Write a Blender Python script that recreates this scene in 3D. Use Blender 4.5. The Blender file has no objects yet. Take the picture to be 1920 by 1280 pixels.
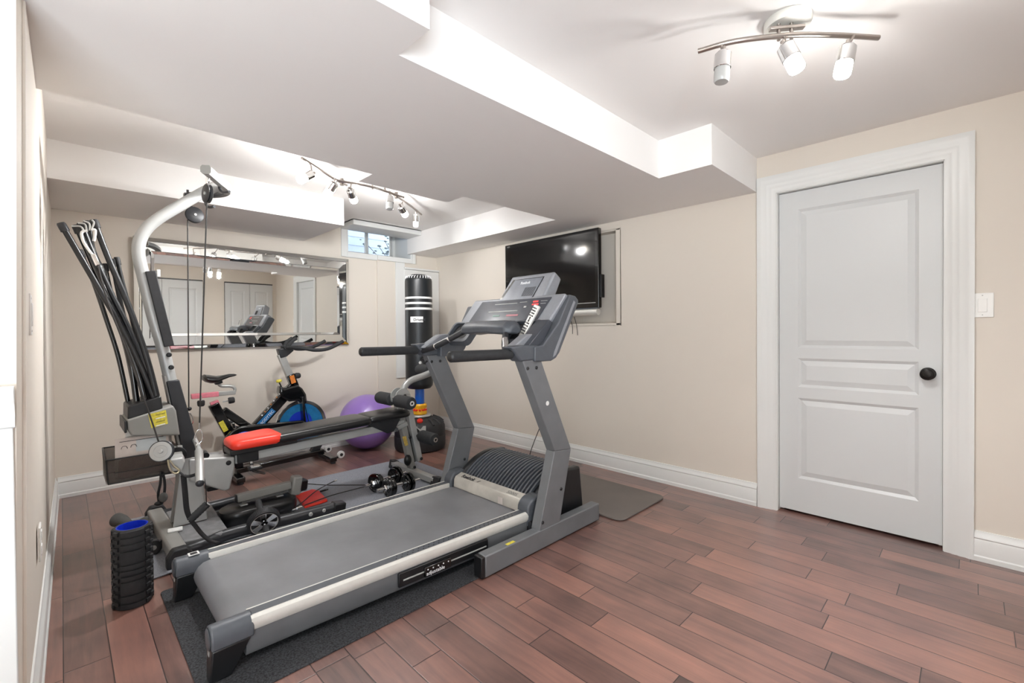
import bpy, bmesh, math, random
from mathutils import Vector, Matrix

# ------------------------------------------------------------------ camera, light, exposure
S = bpy.context.scene
COL = S.collection
cam_data = bpy.data.cameras.new('camera')
cam_data.sensor_width = 36.0
cam_data.lens = 16.0266
cam_data.shift_y = -0.005208
cam_data.clip_start = 0.02
cam = bpy.data.objects.new('camera', cam_data)
COL.objects.link(cam)
cam.matrix_world = Matrix(((0.7106644, 0.0138335, -0.7033952, 0.0), (-0.7034814, 0.0020739, -0.7107107, 0.0), (-0.0083729, 0.9999022, 0.0112055, 1.16), (0, 0, 0, 1)))
S.camera = cam
S.view_settings.view_transform = 'Standard'
S.view_settings.look = 'None'
S.view_settings.gamma = 1.0
S.view_settings.use_curve_mapping = False
S.view_settings.exposure = 1.05
cy = S.cycles
cy.use_denoising = True
cy.max_bounces = 10
cy.diffuse_bounces = 6
cy.glossy_bounces = 5
cy.transmission_bounces = 6
cy.sample_clamp_indirect = 6.0
cy.caustics_reflective = False
cy.caustics_refractive = False

GROUND_GLOW, SKY = 8.8, 1.4
world = bpy.data.worlds.new('sky')
S.world = world
world.use_nodes = True
bgn = world.node_tree.nodes['Background']
bgn.inputs[0].default_value = (0.80, 0.90, 1.0, 1)
bgn.inputs[1].default_value = 1.0
# overcast sky above, snow-bright glow added below the horizon to uplight the ceilings
wt = world.node_tree
wtc = wt.nodes.new('ShaderNodeTexCoord'); wsp = wt.nodes.new('ShaderNodeSeparateXYZ'); wrp = wt.nodes.new('ShaderNodeValToRGB')
wma = wt.nodes.new('ShaderNodeMath'); wma.operation = 'MULTIPLY_ADD'; wma.inputs[1].default_value = 0.5; wma.inputs[2].default_value = 0.5
wt.links.new(wtc.outputs['Generated'], wsp.inputs[0]); wt.links.new(wsp.outputs[2], wma.inputs[0]); wt.links.new(wma.outputs[0], wrp.inputs[0])
wrp.color_ramp.elements[0].position = 0.47; wrp.color_ramp.elements[0].color = (GROUND_GLOW * 0.84, GROUND_GLOW * 0.93, GROUND_GLOW, 1)
wrp.color_ramp.elements[1].position = 0.53; wrp.color_ramp.elements[1].color = (SKY * 0.80, SKY * 0.90, SKY, 1)
wt.links.new(wrp.outputs[0], bgn.inputs[0])

# daylight enters by the small high window and an added opening out of shot
GX0, GX1, GZ = -2.5, -.30, 2.18
def portal(name, loc, rot, sx, sy):
    ld = bpy.data.lights.new(name, 'AREA'); ld.shape = 'RECTANGLE'; ld.size = sx; ld.size_y = sy; ld.cycles.is_portal = True
    o = bpy.data.objects.new(name, ld); COL.objects.link(o); o.location = loc; o.rotation_euler = rot
portal('daylight_portal', ((GX0 + GX1) / 2, -1.12, GZ / 2), (math.pi / 2, 0, 0), GX1 - GX0, GZ)
portal('daylight_portal', (2.5, 4.99, 2.2), (-math.pi / 2, 0, 0), .8, .42)
SPOT_W = 31.0
BULB_W = 2.0            # one lit track spot
FILL_W = 5.0
LAMP_COL = (0.99, 0.99, 1.0)

# ------------------------------------------------------------------ material helpers
def lin(c):
    c = c / 255.0
    return c / 12.92 if c <= 0.04045 else ((c + 0.055) / 1.055) ** 2.4
def rgb(r, g, b):
    return (lin(r), lin(g), lin(b), 1.0)
MATS = {}
def M(name, col, rough=0.5, metal=0.0, bump=None, mottle=None, spec=0.5, emit=None, alpha=None, coat=0.0, stretch=None):
    m = bpy.data.materials.new(name)
    m.use_nodes = True
    nt = m.node_tree
    b = nt.nodes['Principled BSDF']
    c = rgb(*col)
    b.inputs['Base Color'].default_value = c
    b.inputs['Roughness'].default_value = rough
    b.inputs['Metallic'].default_value = metal
    b.inputs['Specular IOR Level'].default_value = spec
    b.inputs['Coat Weight'].default_value = coat
    tc = nt.nodes.new('ShaderNodeTexCoord')
    src = tc.outputs['Object']
    if stretch:
        mp = nt.nodes.new('ShaderNodeMapping')
        mp.inputs['Scale'].default_value = stretch
        nt.links.new(src, mp.inputs['Vector'])
        src = mp.outputs[0]
    if mottle:
        n = nt.nodes.new('ShaderNodeTexNoise')
        n.inputs['Scale'].default_value = mottle[0]
        n.inputs['Detail'].default_value = 5
        nt.links.new(src, n.inputs['Vector'])
        r = nt.nodes.new('ShaderNodeValToRGB')
        k = mottle[1]
        r.color_ramp.elements[0].position = 0.3
        r.color_ramp.elements[1].position = 0.7
        r.color_ramp.elements[0].color = (c[0] * (1 - k), c[1] * (1 - k), c[2] * (1 - k), 1)
        r.color_ramp.elements[1].color = (min(1, c[0] * (1 + k)), min(1, c[1] * (1 + k)), min(1, c[2] * (1 + k)), 1)
        nt.links.new(n.outputs['Fac'], r.inputs[0])
        nt.links.new(r.outputs[0], b.inputs['Base Color'])
    if bump:
        n = nt.nodes.new('ShaderNodeTexNoise')
        n.inputs['Scale'].default_value = bump[0]
        n.inputs['Detail'].default_value = 3
        nt.links.new(src, n.inputs['Vector'])
        bp = nt.nodes.new('ShaderNodeBump')
        bp.inputs['Strength'].default_value = bump[1]
        bp.inputs['Distance'].default_value = bump[2] if len(bump) > 2 else 0.002
        nt.links.new(n.outputs['Fac'], bp.inputs['Height'])
        nt.links.new(bp.outputs[0], b.inputs['Normal'])
    if emit:
        b.inputs['Emission Color'].default_value = rgb(*emit[0])
        b.inputs['Emission Strength'].default_value = emit[1]
    if alpha is not None:
        b.inputs['Alpha'].default_value = alpha
    MATS[name] = m
    return m

beige = M('beige_paint', (220, 212, 201), 0.62, bump=(420, 0.05), mottle=(1.3, 0.012))
ceil_white = M('ceiling_paint', (238, 236, 234), 0.8, bump=(350, 0.04), mottle=(1.1, 0.01))
trim_white = M('white_trim_paint', (222, 223, 221), 0.35, bump=(90, 0.02), mottle=(2, 0.01))
door_white = M('white_door_paint', (208, 210, 210), 0.38, bump=(60, 0.12, 0.001), mottle=(2, 0.008), stretch=(1, 1, 0.08))
grey_metal = M('graphite_metal', (110, 112, 115), 0.45, 0.1, mottle=(9, 0.08), bump=(200, 0.03))
grey_plastic = M('graphite_plastic', (80, 84, 90), 0.38, mottle=(30, 0.08), bump=(900, 0.08))
console_grey = M('console_silver_grey', (148, 151, 157), 0.36, 0.25, mottle=(60, 0.05), bump=(900, 0.06))
black_plastic = M('black_plastic', (22, 23, 25), 0.38, mottle=(14, 0.15))
black_rubber = M('black_rubber', (36, 36, 38), 0.62, mottle=(40, 0.2), bump=(500, 0.2))
foam_black = M('black_foam', (40, 41, 43), 0.75, mottle=(60, 0.18), bump=(700, 0.3))
belt_mat = M('belt_rubber', (122, 123, 127), 0.36, mottle=(5, 0.15), bump=(650, 0.45, 0.0012))
silver = M('brushed_silver', (226, 225, 219), 0.4, 0.35, mottle=(40, 0.03), bump=(120, 0.06))
worn_silver = M('worn_silver', (196, 192, 184), 0.42, 0.3, mottle=(7, 0.22), bump=(120, 0.06))
silver_paint = M('silver_paint', (174, 175, 173), 0.33, 0.45, mottle=(15, 0.05))
light_grey = M('light_grey_metal', (176, 177, 175), 0.42, 0.3, mottle=(12, 0.05))
mid_grey = M('mid_grey_plate', (140, 139, 135), 0.5, 0.1, mottle=(8, 0.05))
charcoal = M('charcoal_metal', (44, 45, 48), 0.38, 0.2, mottle=(14, 0.1))
chrome = M('chrome', (225, 225, 225), 0.12, 1.0, mottle=(30, 0.02))
nickel = M('brushed_nickel', (176, 168, 162), 0.28, 1.0, mottle=(40, 0.04))
vinyl_black = M('black_vinyl', (24, 24, 25), 0.3, mottle=(20, 0.12), bump=(260, 0.12))
vinyl_red = M('red_vinyl', (235, 58, 40), 0.35, mottle=(12, 0.06), bump=(260, 0.1))
mat_fleck = M('flecked_black_mat', (50, 51, 54), 0.85, mottle=(150, 0.9), bump=(200, 0.8, 0.003))
mat_grey = M('blue_grey_mat', (140, 143, 151), 0.8, mottle=(160, 0.25), bump=(380, 0.5, 0.002))
mat_dark = M('dark_foam_mat', (108, 101, 96), 0.62, mottle=(3, 0.08), bump=(300, 0.12))
screen = M('tv_screen', (6, 7, 9), 0.10, mottle=(3, 0.2), spec=0.6)
gloss_black = M('gloss_black', (10, 11, 13), 0.12, mottle=(6, 0.1), coat=0.5)
mirror_mat = M('mirror_glass', (236, 238, 236), 0.015, 1.0)
purple = M('purple_vinyl', (150, 118, 196), 0.3, mottle=(3, 0.05), bump=(30, 0.02), spec=0.6)
bag_black = M('bag_vinyl', (22, 25, 28), 0.4, mottle=(6, 0.12), bump=(30, 0.25, 0.004))
stripe_white = M('white_tape', (222, 222, 220), 0.45, mottle=(30, 0.03))
blue_part = M('blue_plastic', (20, 92, 190), 0.35, mottle=(20, 0.05))
deep_blue = M('deep_blue_plastic', (22, 52, 180), 0.35, mottle=(20, 0.08))
wheel_blue = M('flywheel_blue', (40, 120, 175), 0.3, 0.3, mottle=(30, 0.15))
yellow_part = M('yellow_plastic', (238, 176, 30), 0.35, mottle=(30, 0.2))
red_part = M('red_plastic', (225, 50, 35), 0.4, mottle=(30, 0.1))
label_white = M('white_label', (226, 226, 224), 0.5, mottle=(80, 0.04))
label_yellow = M('yellow_label', (214, 200, 70), 0.55, mottle=(90, 0.2))
label_blue = M('blue_label', (30, 110, 170), 0.4, mottle=(60, 0.1))
orange_lbl = M('orange_label', (205, 120, 50), 0.45, mottle=(90, 0.25))
pink_wrap = M('pink_film', (222, 130, 145), 0.3, mottle=(40, 0.1))
paper = M('paper_sheet', (214, 204, 198), 0.7, mottle=(14, 0.12))
paper_blue = M('printed_paper', (202, 208, 210), 0.7, mottle=(24, 0.06))
ink = M('dark_ink', (40, 38, 42), 0.6, mottle=(80, 0.1))
white_ink = M('white_ink', (235, 237, 240), 0.5, mottle=(80, 0.03))
bronze = M('oil_rubbed_bronze', (34, 31, 29), 0.3, 0.7, mottle=(60, 0.3))
switch_white = M('switch_plastic', (236, 236, 233), 0.3, mottle=(10, 0.01))
frosted_on = M('lit_frosted_glass', (255, 250, 240), 0.4, emit=((255, 247, 232), 22.0), mottle=(10, 0.01))
frosted_off = M('unlit_frosted_glass', (176, 176, 174), 0.25, mottle=(10, 0.02), spec=0.7)
cable_mat = M('cable_sheath', (34, 30, 28), 0.5, mottle=(60, 0.1))
strap_mat = M('nylon_webbing', (32, 32, 34), 0.8, mottle=(200, 0.2), bump=(600, 0.3))
grey_foam = M('grey_foam', (86, 86, 84), 0.8, mottle=(30, 0.12), bump=(300, 0.3))
dirt_grey = M('worn_grey_tread', (118, 118, 120), 0.6, mottle=(22, 0.22), bump=(150, 0.3))
siding = M('white_siding', (138, 148, 162), 0.6, mottle=(5, 0.03))
leaf = M('shrub_leaf', (44, 56, 58), 0.6, mottle=(20, 0.2))
led_red = M('red_display_marks', (220, 60, 60), 0.4, emit=((255, 60, 60), 0.6), mottle=(60, 0.1))
mesh_black = M('black_wire_mesh', (70, 60, 52), 0.5, 0.2, mottle=(50, 0.1), alpha=0.55)
glass = M('window_glass', (255, 255, 255), 0.02, mottle=(1, 0.0))
def thin_glass(m):
    nt = m.node_tree; out = nt.nodes['Material Output']
    t = nt.nodes.new('ShaderNodeBsdfTransparent'); g = nt.nodes.new('ShaderNodeBsdfGlossy'); g.inputs['Roughness'].default_value = .02
    mx = nt.nodes.new('ShaderNodeMixShader'); fr = nt.nodes.new('ShaderNodeFresnel'); fr.inputs[0].default_value = 1.35
    nt.links.new(fr.outputs[0], mx.inputs[0]); nt.links.new(t.outputs[0], mx.inputs[1]); nt.links.new(g.outputs[0], mx.inputs[2]); nt.links.new(mx.outputs[0], out.inputs['Surface'])
thin_glass(glass)

def floor_material():
    m = bpy.data.materials.new('hardwood_planks')
    m.use_nodes = True
    nt = m.node_tree
    N, L = nt.nodes, nt.links
    b = N['Principled BSDF']
    tc = N.new('ShaderNodeTexCoord')
    sx = N.new('ShaderNodeSeparateXYZ'); L.new(tc.outputs['Object'], sx.inputs[0])
    def mth(op, a, bb=None, c=None):
        n = N.new('ShaderNodeMath'); n.operation = op
        for i, v in enumerate((a, bb, c)):
            if v is None: continue
            if isinstance(v, (int, float)): n.inputs[i].default_value = v
            else: L.new(v, n.inputs[i])
        return n.outputs[0]
    W = 0.1225
    xs = mth('DIVIDE', mth('SUBTRACT', sx.outputs[0], 0.603 - 20 * W), W)
    colf = mth('FLOOR', xs); fx = mth('FRACT', xs)
    wn = N.new('ShaderNodeTexWhiteNoise'); wn.noise_dimensions = '1D'; L.new(colf, wn.inputs['W'])
    wn2 = N.new('ShaderNodeTexWhiteNoise'); wn2.noise_dimensions = '1D'; L.new(mth('ADD', colf, 71.3), wn2.inputs['W'])
    ln = mth('ADD', mth('MULTIPLY', wn2.outputs['Value'], 0.28), 0.55)
    ys = mth('ADD', mth('DIVIDE', mth('ADD', sx.outputs[1], 12.0), ln), mth('MULTIPLY', wn.outputs['Value'], 9.0))
    # second irregular split of every board row
    rowf = mth('FLOOR', ys); fy = mth('FRACT', ys)
    cmb = N.new('ShaderNodeCombineXYZ'); L.new(colf, cmb.inputs[0]); L.new(rowf, cmb.inputs[1])
    wc = N.new('ShaderNodeTexWhiteNoise'); wc.noise_dimensions = '2D'; L.new(cmb.outputs[0], wc.inputs['Vector'])
    # grain
    mp = N.new('ShaderNodeMapping'); mp.inputs['Scale'].default_value = (26, 2.2, 1); L.new(tc.outputs['Object'], mp.inputs['Vector'])
    off = N.new('ShaderNodeVectorMath'); off.operation = 'ADD'; L.new(mp.outputs[0], off.inputs[0])
    sc = N.new('ShaderNodeVectorMath'); sc.operation = 'SCALE'; L.new(wc.outputs['Color'], sc.inputs[0]); sc.inputs['Scale'].default_value = 30
    L.new(sc.outputs[0], off.inputs[1])
    g = N.new('ShaderNodeTexNoise'); g.inputs['Scale'].default_value = 1.0; g.inputs['Detail'].default_value = 7; g.inputs['Roughness'].default_value = 0.65; g.inputs['Distortion'].default_value = 0.6
    L.new(off.outputs[0], g.inputs['Vector'])
    big = N.new('ShaderNodeTexNoise'); big.inputs['Scale'].default_value = 3.4; big.inputs['Detail'].default_value = 3
    off2 = N.new('ShaderNodeVectorMath'); off2.operation = 'ADD'; L.new(tc.outputs['Object'], off2.inputs[0]); L.new(sc.outputs[0], off2.inputs[1]); L.new(off2.outputs[0], big.inputs['Vector'])
    r = N.new('ShaderNodeValToRGB')
    e = r.color_ramp.elements
    e[0].position = 0.18; e[0].color = rgb(74, 56, 53)
    e[1].position = 0.85; e[1].color = rgb(162, 116, 101)
    k = r.color_ramp.elements.new(0.5); k.color = rgb(122, 90, 82)
    fac = mth('ADD', mth('MULTIPLY', wc.outputs['Value'], 0.30), mth('ADD', mth('MULTIPLY', g.outputs['Fac'], 0.55), mth('MULTIPLY', big.outputs['Fac'], 0.55)))
    L.new(mth('SUBTRACT', fac, 0.22), r.inputs[0])
    # seams
    dx = mth('MULTIPLY', mth('MINIMUM', fx, mth('SUBTRACT', 1.0, fx)), W)
    dy = mth('MULTIPLY', mth('MINIMUM', fy, mth('SUBTRACT', 1.0, fy)), ln)
    d = mth('MINIMUM', dx, dy)
    seam = mth('LESS_THAN', d, 0.0015)
    mx = N.new('ShaderNodeMix'); mx.data_type = 'RGBA'
    L.new(seam, mx.inputs['Factor']); L.new(r.outputs[0], mx.inputs['A']); mx.inputs['B'].default_value = rgb(30, 18, 17)
    L.new(mx.outputs['Result'], b.inputs['Base Color'])
    hgt = mth('MINIMUM', mth('DIVIDE', d, 0.004), 1.0)
    h2 = mth('ADD', hgt, mth('MULTIPLY', g.outputs['Fac'], 0.10))
    bp = N.new('ShaderNodeBump'); bp.inputs['Strength'].default_value = 0.5; bp.inputs['Distance'].default_value = 0.0018
    L.new(h2, bp.inputs['Height']); L.new(bp.outputs[0], b.inputs['Normal'])
    L.new(mth('ADD', mth('MULTIPLY', g.outputs['Fac'], 0.12), 0.27), b.inputs['Roughness'])
    b.inputs['Coat Weight'].default_value = 0.65; b.inputs['Coat Roughness'].default_value = 0.26
    return m
floor_mat = floor_material()

# ------------------------------------------------------------------ geometry helpers
class B:
    """collects shapes in world coordinates and links them as one mesh object"""
    def __init__(self): self.bm = bmesh.new()
    def quadmesh(self, verts, faces):
        vs = [self.bm.verts.new(v) for v in verts]
        for f in faces:
            try: self.bm.faces.new([vs[i] for i in f])
            except ValueError: pass
        return self
    def box(self, x0, x1, y0, y1, z0, z1):
        v = [(x, y, z) for z in (z0, z1) for y in (y0, y1) for x in (x0, x1)]
        return self.quadmesh(v, [(0, 2, 3, 1), (4, 5, 7, 6), (0, 1, 5, 4), (2, 6, 7, 3), (0, 4, 6, 2), (1, 3, 7, 5)])
    def obox(self, c, size, mat3):
        c = Vector(c); v = []
        for z in (-.5, .5):
            for y in (-.5, .5):
                for x in (-.5, .5):
                    v.append(c + mat3 @ Vector((x * size[0], y * size[1], z * size[2])))
        return self.quadmesh(v, [(0, 2, 3, 1), (4, 5, 7, 6), (0, 1, 5, 4), (2, 6, 7, 3), (0, 4, 6, 2), (1, 3, 7, 5)])
    def prism(self, pts, vec):
        vec = Vector(vec); n = len(pts)
        a = [Vector(p) for p in pts]; b = [p + vec for p in a]
        fs = [tuple(range(n)), tuple(range(2 * n - 1, n - 1, -1))] + [(i, n + i, n + (i + 1) % n, (i + 1) % n)for i in range(n)]
        return self.quadmesh(a + b, fs)
    def xz(self, pts, y0, y1):
        return self.prism([(x, y0, z) for x, z in pts], (0, y1 - y0, 0))
    def loft(self, rings, caps=True, closed=True):
        n = len(rings[0]); vs = [p for r in rings for p in r]; fs = []
        for k in range(len(rings) - 1):
            for i in range(n if closed else n - 1):
                j = (i + 1) % n
                fs.append((k * n + i, k * n + j, (k + 1) * n + j, (k + 1) * n + i))
        if caps:
            fs.append(tuple(range(n - 1, -1, -1))); fs.append(tuple(range((len(rings) - 1) * n, len(rings) * n)))
        return self.quadmesh(vs, fs)
    def tube(self, pts, r, n=12, r2=None, flat=None, up=(0, 0, 1), smooth=0, caps=True, sect=None):
        """sweep a circle (or a section of (a,b) pairs) along points"""
        P = [Vector(p) for p in pts]
        for _ in range(smooth):
            Q = [P[0]]
            for a, b in zip(P, P[1:]):
                Q += [a * .75 + b * .25, a * .25 + b * .75]
            Q.append(P[-1]); P = Q
        rs = r if isinstance(r, (list, tuple)) else None
        rings = []; prev = None
        for i, p in enumerate(P):
            if i == 0: t = P[1] - P[0]
            elif i == len(P) - 1: t = P[-1] - P[-2]
            else: t = (P[i + 1] - p).normalized() + (p - P[i - 1]).normalized()
            t.normalize()
            if prev is None:
                u = Vector(up)
                if abs(u.dot(t)) > .95: u = Vector((0, 1, 0)) if abs(t.y) < .9 else Vector((1, 0, 0))
                a = (u - t * u.dot(t)).normalized()
            else:
                a = (prev - t * prev.dot(t)).normalized()
            prev = a; bb = t.cross(a)
            if rs:
                q = i / (len(P) - 1) * (len(rs) - 1); k = min(int(q), len(rs) - 2); rr = rs[k] + (rs[k + 1] - rs[k]) * (q - k)
            else: rr = r
            if sect: ring = [p + a * s[1] + bb * s[0] for s in sect]
            else: ring = [p + (a * math.cos(2 * math.pi * j / n) * (flat or 1) + bb * math.sin(2 * math.pi * j / n)) * rr for j in range(n)]
            rings.append(ring)
        return self.loft(rings, caps)
    def beam(self, p0, p1, w, h, up=(0, 0, 1)):
        s = [(-w / 2, -h / 2), (w / 2, -h / 2), (w / 2, h / 2), (-w / 2, h / 2)]
        return self.tube([p0, p1], 1, sect=s, up=up)
    def cyl(self, p0, p1, r, n=24, r2=None):
        return self.tube([p0, p1], [r, r2 if r2 is not None else r], n=n)
    def lathe(self, prof, o, axis=(0, 0, 1), n=32, caps=True):
        """prof: list of (radius, height along axis)"""
        o = Vector(o); t = Vector(axis).normalized()
        u = Vector((1, 0, 0)) if abs(t.x) < .9 else Vector((0, 1, 0))
        a = (u - t * u.dot(t)).normalized(); b = t.cross(a)
        rings = [[o + t * h + (a * math.cos(2 * math.pi * j / n) + b * math.sin(2 * math.pi * j / n)) * max(r, 1e-4) for j in range(n)] for r, h in prof]
        return self.loft(rings, caps)
    def ring(self, prof, o, axis=(0, 0, 1), n=32):
        return self.lathe(list(prof) + [prof[0]], o, axis, n, caps=False)
    def torus(self, c, R, r, axis=(0, 0, 1), n=40, m=10, sx=1.0, arc=1.0):
        c = Vector(c); t = Vector(axis).normalized()
        u = Vector((1, 0, 0)) if abs(t.x) < .9 else Vector((0, 1, 0))
        a = (u - t * u.dot(t)).normalized(); b = t.cross(a)
        rings = []
        for i in range(n + 1):
            th = 2 * math.pi * arc * i / n
            d = a * math.cos(th) * sx + b * math.sin(th)
            rings.append([c + d * R + (d * math.cos(2 * math.pi * j / m) + t * math.sin(2 * math.pi * j / m)) * r for j in range(m)])
        return self.loft(rings, caps=arc < 1)
    def sphere(self, c, r, n=32, m=16, s=(1, 1, 1)):
        c = Vector(c); rings = []
        for k in range(m + 1):
            ph = math.pi * k / m; rr = max(math.sin(ph), 1e-3)
            rings.append([c + Vector((math.cos(2 * math.pi * j / n) * rr * s[0], math.sin(2 * math.pi * j / n) * rr * s[1], -math.cos(ph) * s[2])) * r for j in range(n)])
        return self.loft(rings)

def wloc(o):
    v = Vector((0, 0, 0))
    while o is not None: v += o.location; o = o.parent
    return v
def link(name, bm_or_b, mat, parent=None, bevel=0.0, seg=2, smooth=True, angle=35, kind=None, label=None, flat=False):
    bm = bm_or_b.bm if isinstance(bm_or_b, B) else bm_or_b
    bmesh.ops.remove_doubles(bm, verts=bm.verts, dist=1e-6)
    bmesh.ops.recalc_face_normals(bm, faces=bm.faces)
    off = wloc(parent) if parent else None
    if off is None and kind is None:
        # a lone mesh keeps its origin at its base
        xs = [v.co for v in bm.verts]
        off = Vector((sum(c.x for c in xs) / len(xs), sum(c.y for c in xs) / len(xs), min(c.z for c in xs)))
        own = off.copy()
    else: own = None
    if off is not None: bmesh.ops.translate(bm, verts=bm.verts, vec=-off)
    me = bpy.data.meshes.new(name)
    bm.to_mesh(me); bm.free()
    if mat: me.materials.append(mat)
    if smooth:
        me.shade_smooth(); me.set_sharp_from_angle(angle=math.radians(angle))
    o = bpy.data.objects.new(name, me); COL.objects.link(o)
    if parent: o.parent = parent
    if own is not None: o.location = own
    if kind: o['kind'] = kind
    if label: o['label'] = label
    if bevel:
        mod = o.modifiers.new('bevel', 'BEVEL'); mod.width = bevel; mod.segments = seg; mod.limit_method = 'ANGLE'; mod.angle_limit = math.radians(35)
        mod.harden_normals = False
    return o
def thing(name, label, cat, loc, group=None):
    o = bpy.data.objects.new(name, None); COL.objects.link(o); o.empty_display_size = 0.05
    o.location = loc; o['label'] = label; o['category'] = cat
    if group: o['group'] = group
    return o
def tag(o, label, cat, group=None, kind=None):
    o['label'] = label; o['category'] = cat
    if group: o['group'] = group
    if kind: o['kind'] = kind
    return o
def struct(name, b, mat, parent=None, bevel=0.0, seg=2, label=None, smooth=True):
    o = link(name, b, mat, parent, bevel=bevel, seg=seg, kind='structure' if parent is None else None, label=label, smooth=smooth)
    return o
def text(name, body, size, o, xdir, ydir, mat, parent, label=None, extrude=0.0004, align='LEFT', shear=0.0, bold=0.0):
    """lettering as real geometry, lower left corner at o"""
    cu = bpy.data.curves.new(name, 'FONT'); cu.body = body; cu.size = size; cu.extrude = extrude; cu.align_x = align; cu.shear = shear; cu.offset = bold
    t = bpy.data.objects.new(name + '_tmp', cu); COL.objects.link(t)
    dg = bpy.context.evaluated_depsgraph_get()
    me = bpy.data.meshes.new_from_object(t.evaluated_get(dg))
    bpy.data.objects.remove(t); bpy.data.curves.remove(cu)
    x = Vector(xdir).normalized(); y = Vector(ydir); y = (y - x * y.dot(x)).normalized(); z = x.cross(y)
    m = Matrix((( x.x, y.x, z.x, o[0]), (x.y, y.y, z.y, o[1]), (x.z, y.z, z.z, o[2]), (0, 0, 0, 1)))
    off = wloc(parent)
    me.transform(Matrix.Translation(-off) @ m)
    me.materials.clear(); me.materials.append(mat)
    ob = bpy.data.objects.new(name, me); COL.objects.link(ob); ob.parent = parent
    return ob
def copy_tree(o, parent=None):
    c = o.copy(); COL.objects.link(c)
    if parent: c.parent = parent
    for ch in list(o.children): copy_tree(ch, c)
    return c
def catmull(pts, k=6):
    P = [Vector(p) for p in pts]; P = [P[0] * 2 - P[1]] + P + [P[-1] * 2 - P[-2]]; out = []
    for i in range(1, len(P) - 2):
        for j in range(k):
            t = j / k; a, b, c, d = P[i - 1], P[i], P[i + 1], P[i + 2]
            out.append(0.5 * ((2 * b) + (c - a) * t + (2 * a - 5 * b + 4 * c - d) * t * t + (3 * b - a - 3 * c + d) * t ** 3))
    out.append(P[-2]); return out

# ------------------------------------------------------------------ room shell
XR, YB, ZC, ZS = 3.24, 4.565, 2.271, 2.05
YR = -1.00                 # wall behind the viewpoint
XF = -2.6                  # far left side of the area behind the viewpoint
b = B().box(XF - .1, XR + .3, YR - .1, YB + .1, -0.05, 0.0); struct('floor', b, floor_mat, smooth=False)
b = B(); b.box(XF - .1, XR + .3, YR - .1, 4.28, ZC, ZC + .06); b.box(XF - .1, 2.06, 4.28, YB + .1, ZC, ZC + .06); b.box(2.89, XR + .3, 4.28, YB + .1, ZC, ZC + .06)
struct('ceiling', b, ceil_white, smooth=False)

# dropped bulkhead with its notches, the beam along the right wall and the beam over the mirror
foot = [(-.12, 1.127), (.785, 1.127), (.785, 1.30), (2.51, 1.30), (2.51, .992), (XR, .992), (XR, YB), (2.84, YB), (2.84, 2.36),
        (1.905, 2.36), (1.905, 2.552), (1.26, 2.552), (1.26, 2.38), (-.12, 2.38)]
b = B().prism([(x, y, ZS) for x, y in foot], (0, 0, ZC - ZS + .01)); struct('ceiling_bulkhead', b, ceil_white, smooth=False)
b = B().box(-.10, 1.69, 3.685, YB, ZS, ZC + .01); struct('ceiling_beam', b, ceil_white, smooth=False)

# right wall, with the door opening and the recess behind the television
DY0, DY1, DZ = .095, .885, 2.03          # door opening
NY0, NY1, NZ0, NZ1 = 2.055, 3.30, 1.22, 1.975
T = .22
b = B()
b.box(XR, XR + T, YR, DY0, 0, ZC); b.box(XR, XR + T, DY0, DY1, DZ, ZC)
b.box(XR, XR + T, DY1, NY0, 0, ZC); b.box(XR, XR + T, NY1, YB, 0, ZC)
b.box(XR, XR + T, NY0, NY1, 0, NZ0); b.box(XR, XR + T, NY0, NY1, NZ1, ZC)
b.box(XR + .085, XR + T, NY0, NY1, NZ0, NZ1)
struct('wall_right', b, beige, smooth=False)
# slim drywall lip around the recess
b = B()
for a in ((NY0 - .042, NY0, NZ0 - .02, NZ1 + .012), (NY0 - .042, NY1, NZ0 - .02, NZ0), (NY0 - .042, NY1, NZ1, NZ1 + .012)):
    b.box(XR - .006, XR, a[0], a[1], a[2], a[3])
struct('trim_recess', b, beige, bevel=.003)

# back wall with the window opening; right part stands proud of the left part
WX0, WX1, WZ0 = 2.115, 2.883, 1.998
b = B()
b.box(XF, WX0, YB, YB + .4, 0, ZC); b.box(WX0, WX1, YB, YB + .4, 0, WZ0); b.box(WX1, XR + .1, YB, YB + .4, 0, ZC)
b.box(2.45, XR, YB - .022, YB, 0, 1.945)
struct('wall_back', b, beige, smooth=False)

# left wall, its outlet and the end wall with the dado
b = B().loft([[(-.080, 1.78, 0), (-.042, YB, 0), (-.20, YB, 0), (-.20, 1.78, 0)], [(-.052, 1.78, ZC), (-.036, YB, ZC), (-.20, YB, ZC), (-.20, 1.78, ZC)]])
struct('wall_left', b, beige, smooth=False)
b = B().loft([[(XF, 1.72, 0), (-.096, 1.72, 0), (-.084, 1.80, 0), (XF, 1.80, 0)], [(XF, 1.72, ZC), (-.066, 1.72, ZC), (-.055, 1.80, ZC), (XF, 1.80, ZC)]]); struct('wall_near_left', b, beige, smooth=False)
b = B().box(XF - .1, XF, YR, 1.80, 0, ZC); struct('wall_far_left', b, beige, smooth=False)
# unseen opening framed as a patio door, added to fill the room with daylight
b = B()
for x in (GX0, (GX0 + GX1) / 2 - .03, GX1 - .06): b.box(x, x + .06, YR - .08, YR - .02, 0, GZ)
b.box(GX0, GX1, YR - .08, YR - .02, 0, .06); b.box(GX0, GX1, YR - .08, YR - .02, GZ - .06, GZ)
struct('door_added_fill', b, trim_white)
b = B(); b.box(XF, GX0, YR - .1, YR, 0, ZC); b.box(GX1, XR, YR - .1, YR, 0, ZC); b.box(GX0, GX1, YR - .1, YR, GZ, ZC); struct('wall_rear', b, beige, smooth=False)
b = B(); b.box(XF, -.089, 1.708, 1.7205, 0, .93); b.box(XF, -.092, 1.69, 1.708, 0, .13)
for x0 in (-.52, -.98, -1.44): b.box(x0, x0 + .34, 1.700, 1.709, .24, .80)
struct('trim_wainscot', b, trim_white, bevel=.003)
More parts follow.
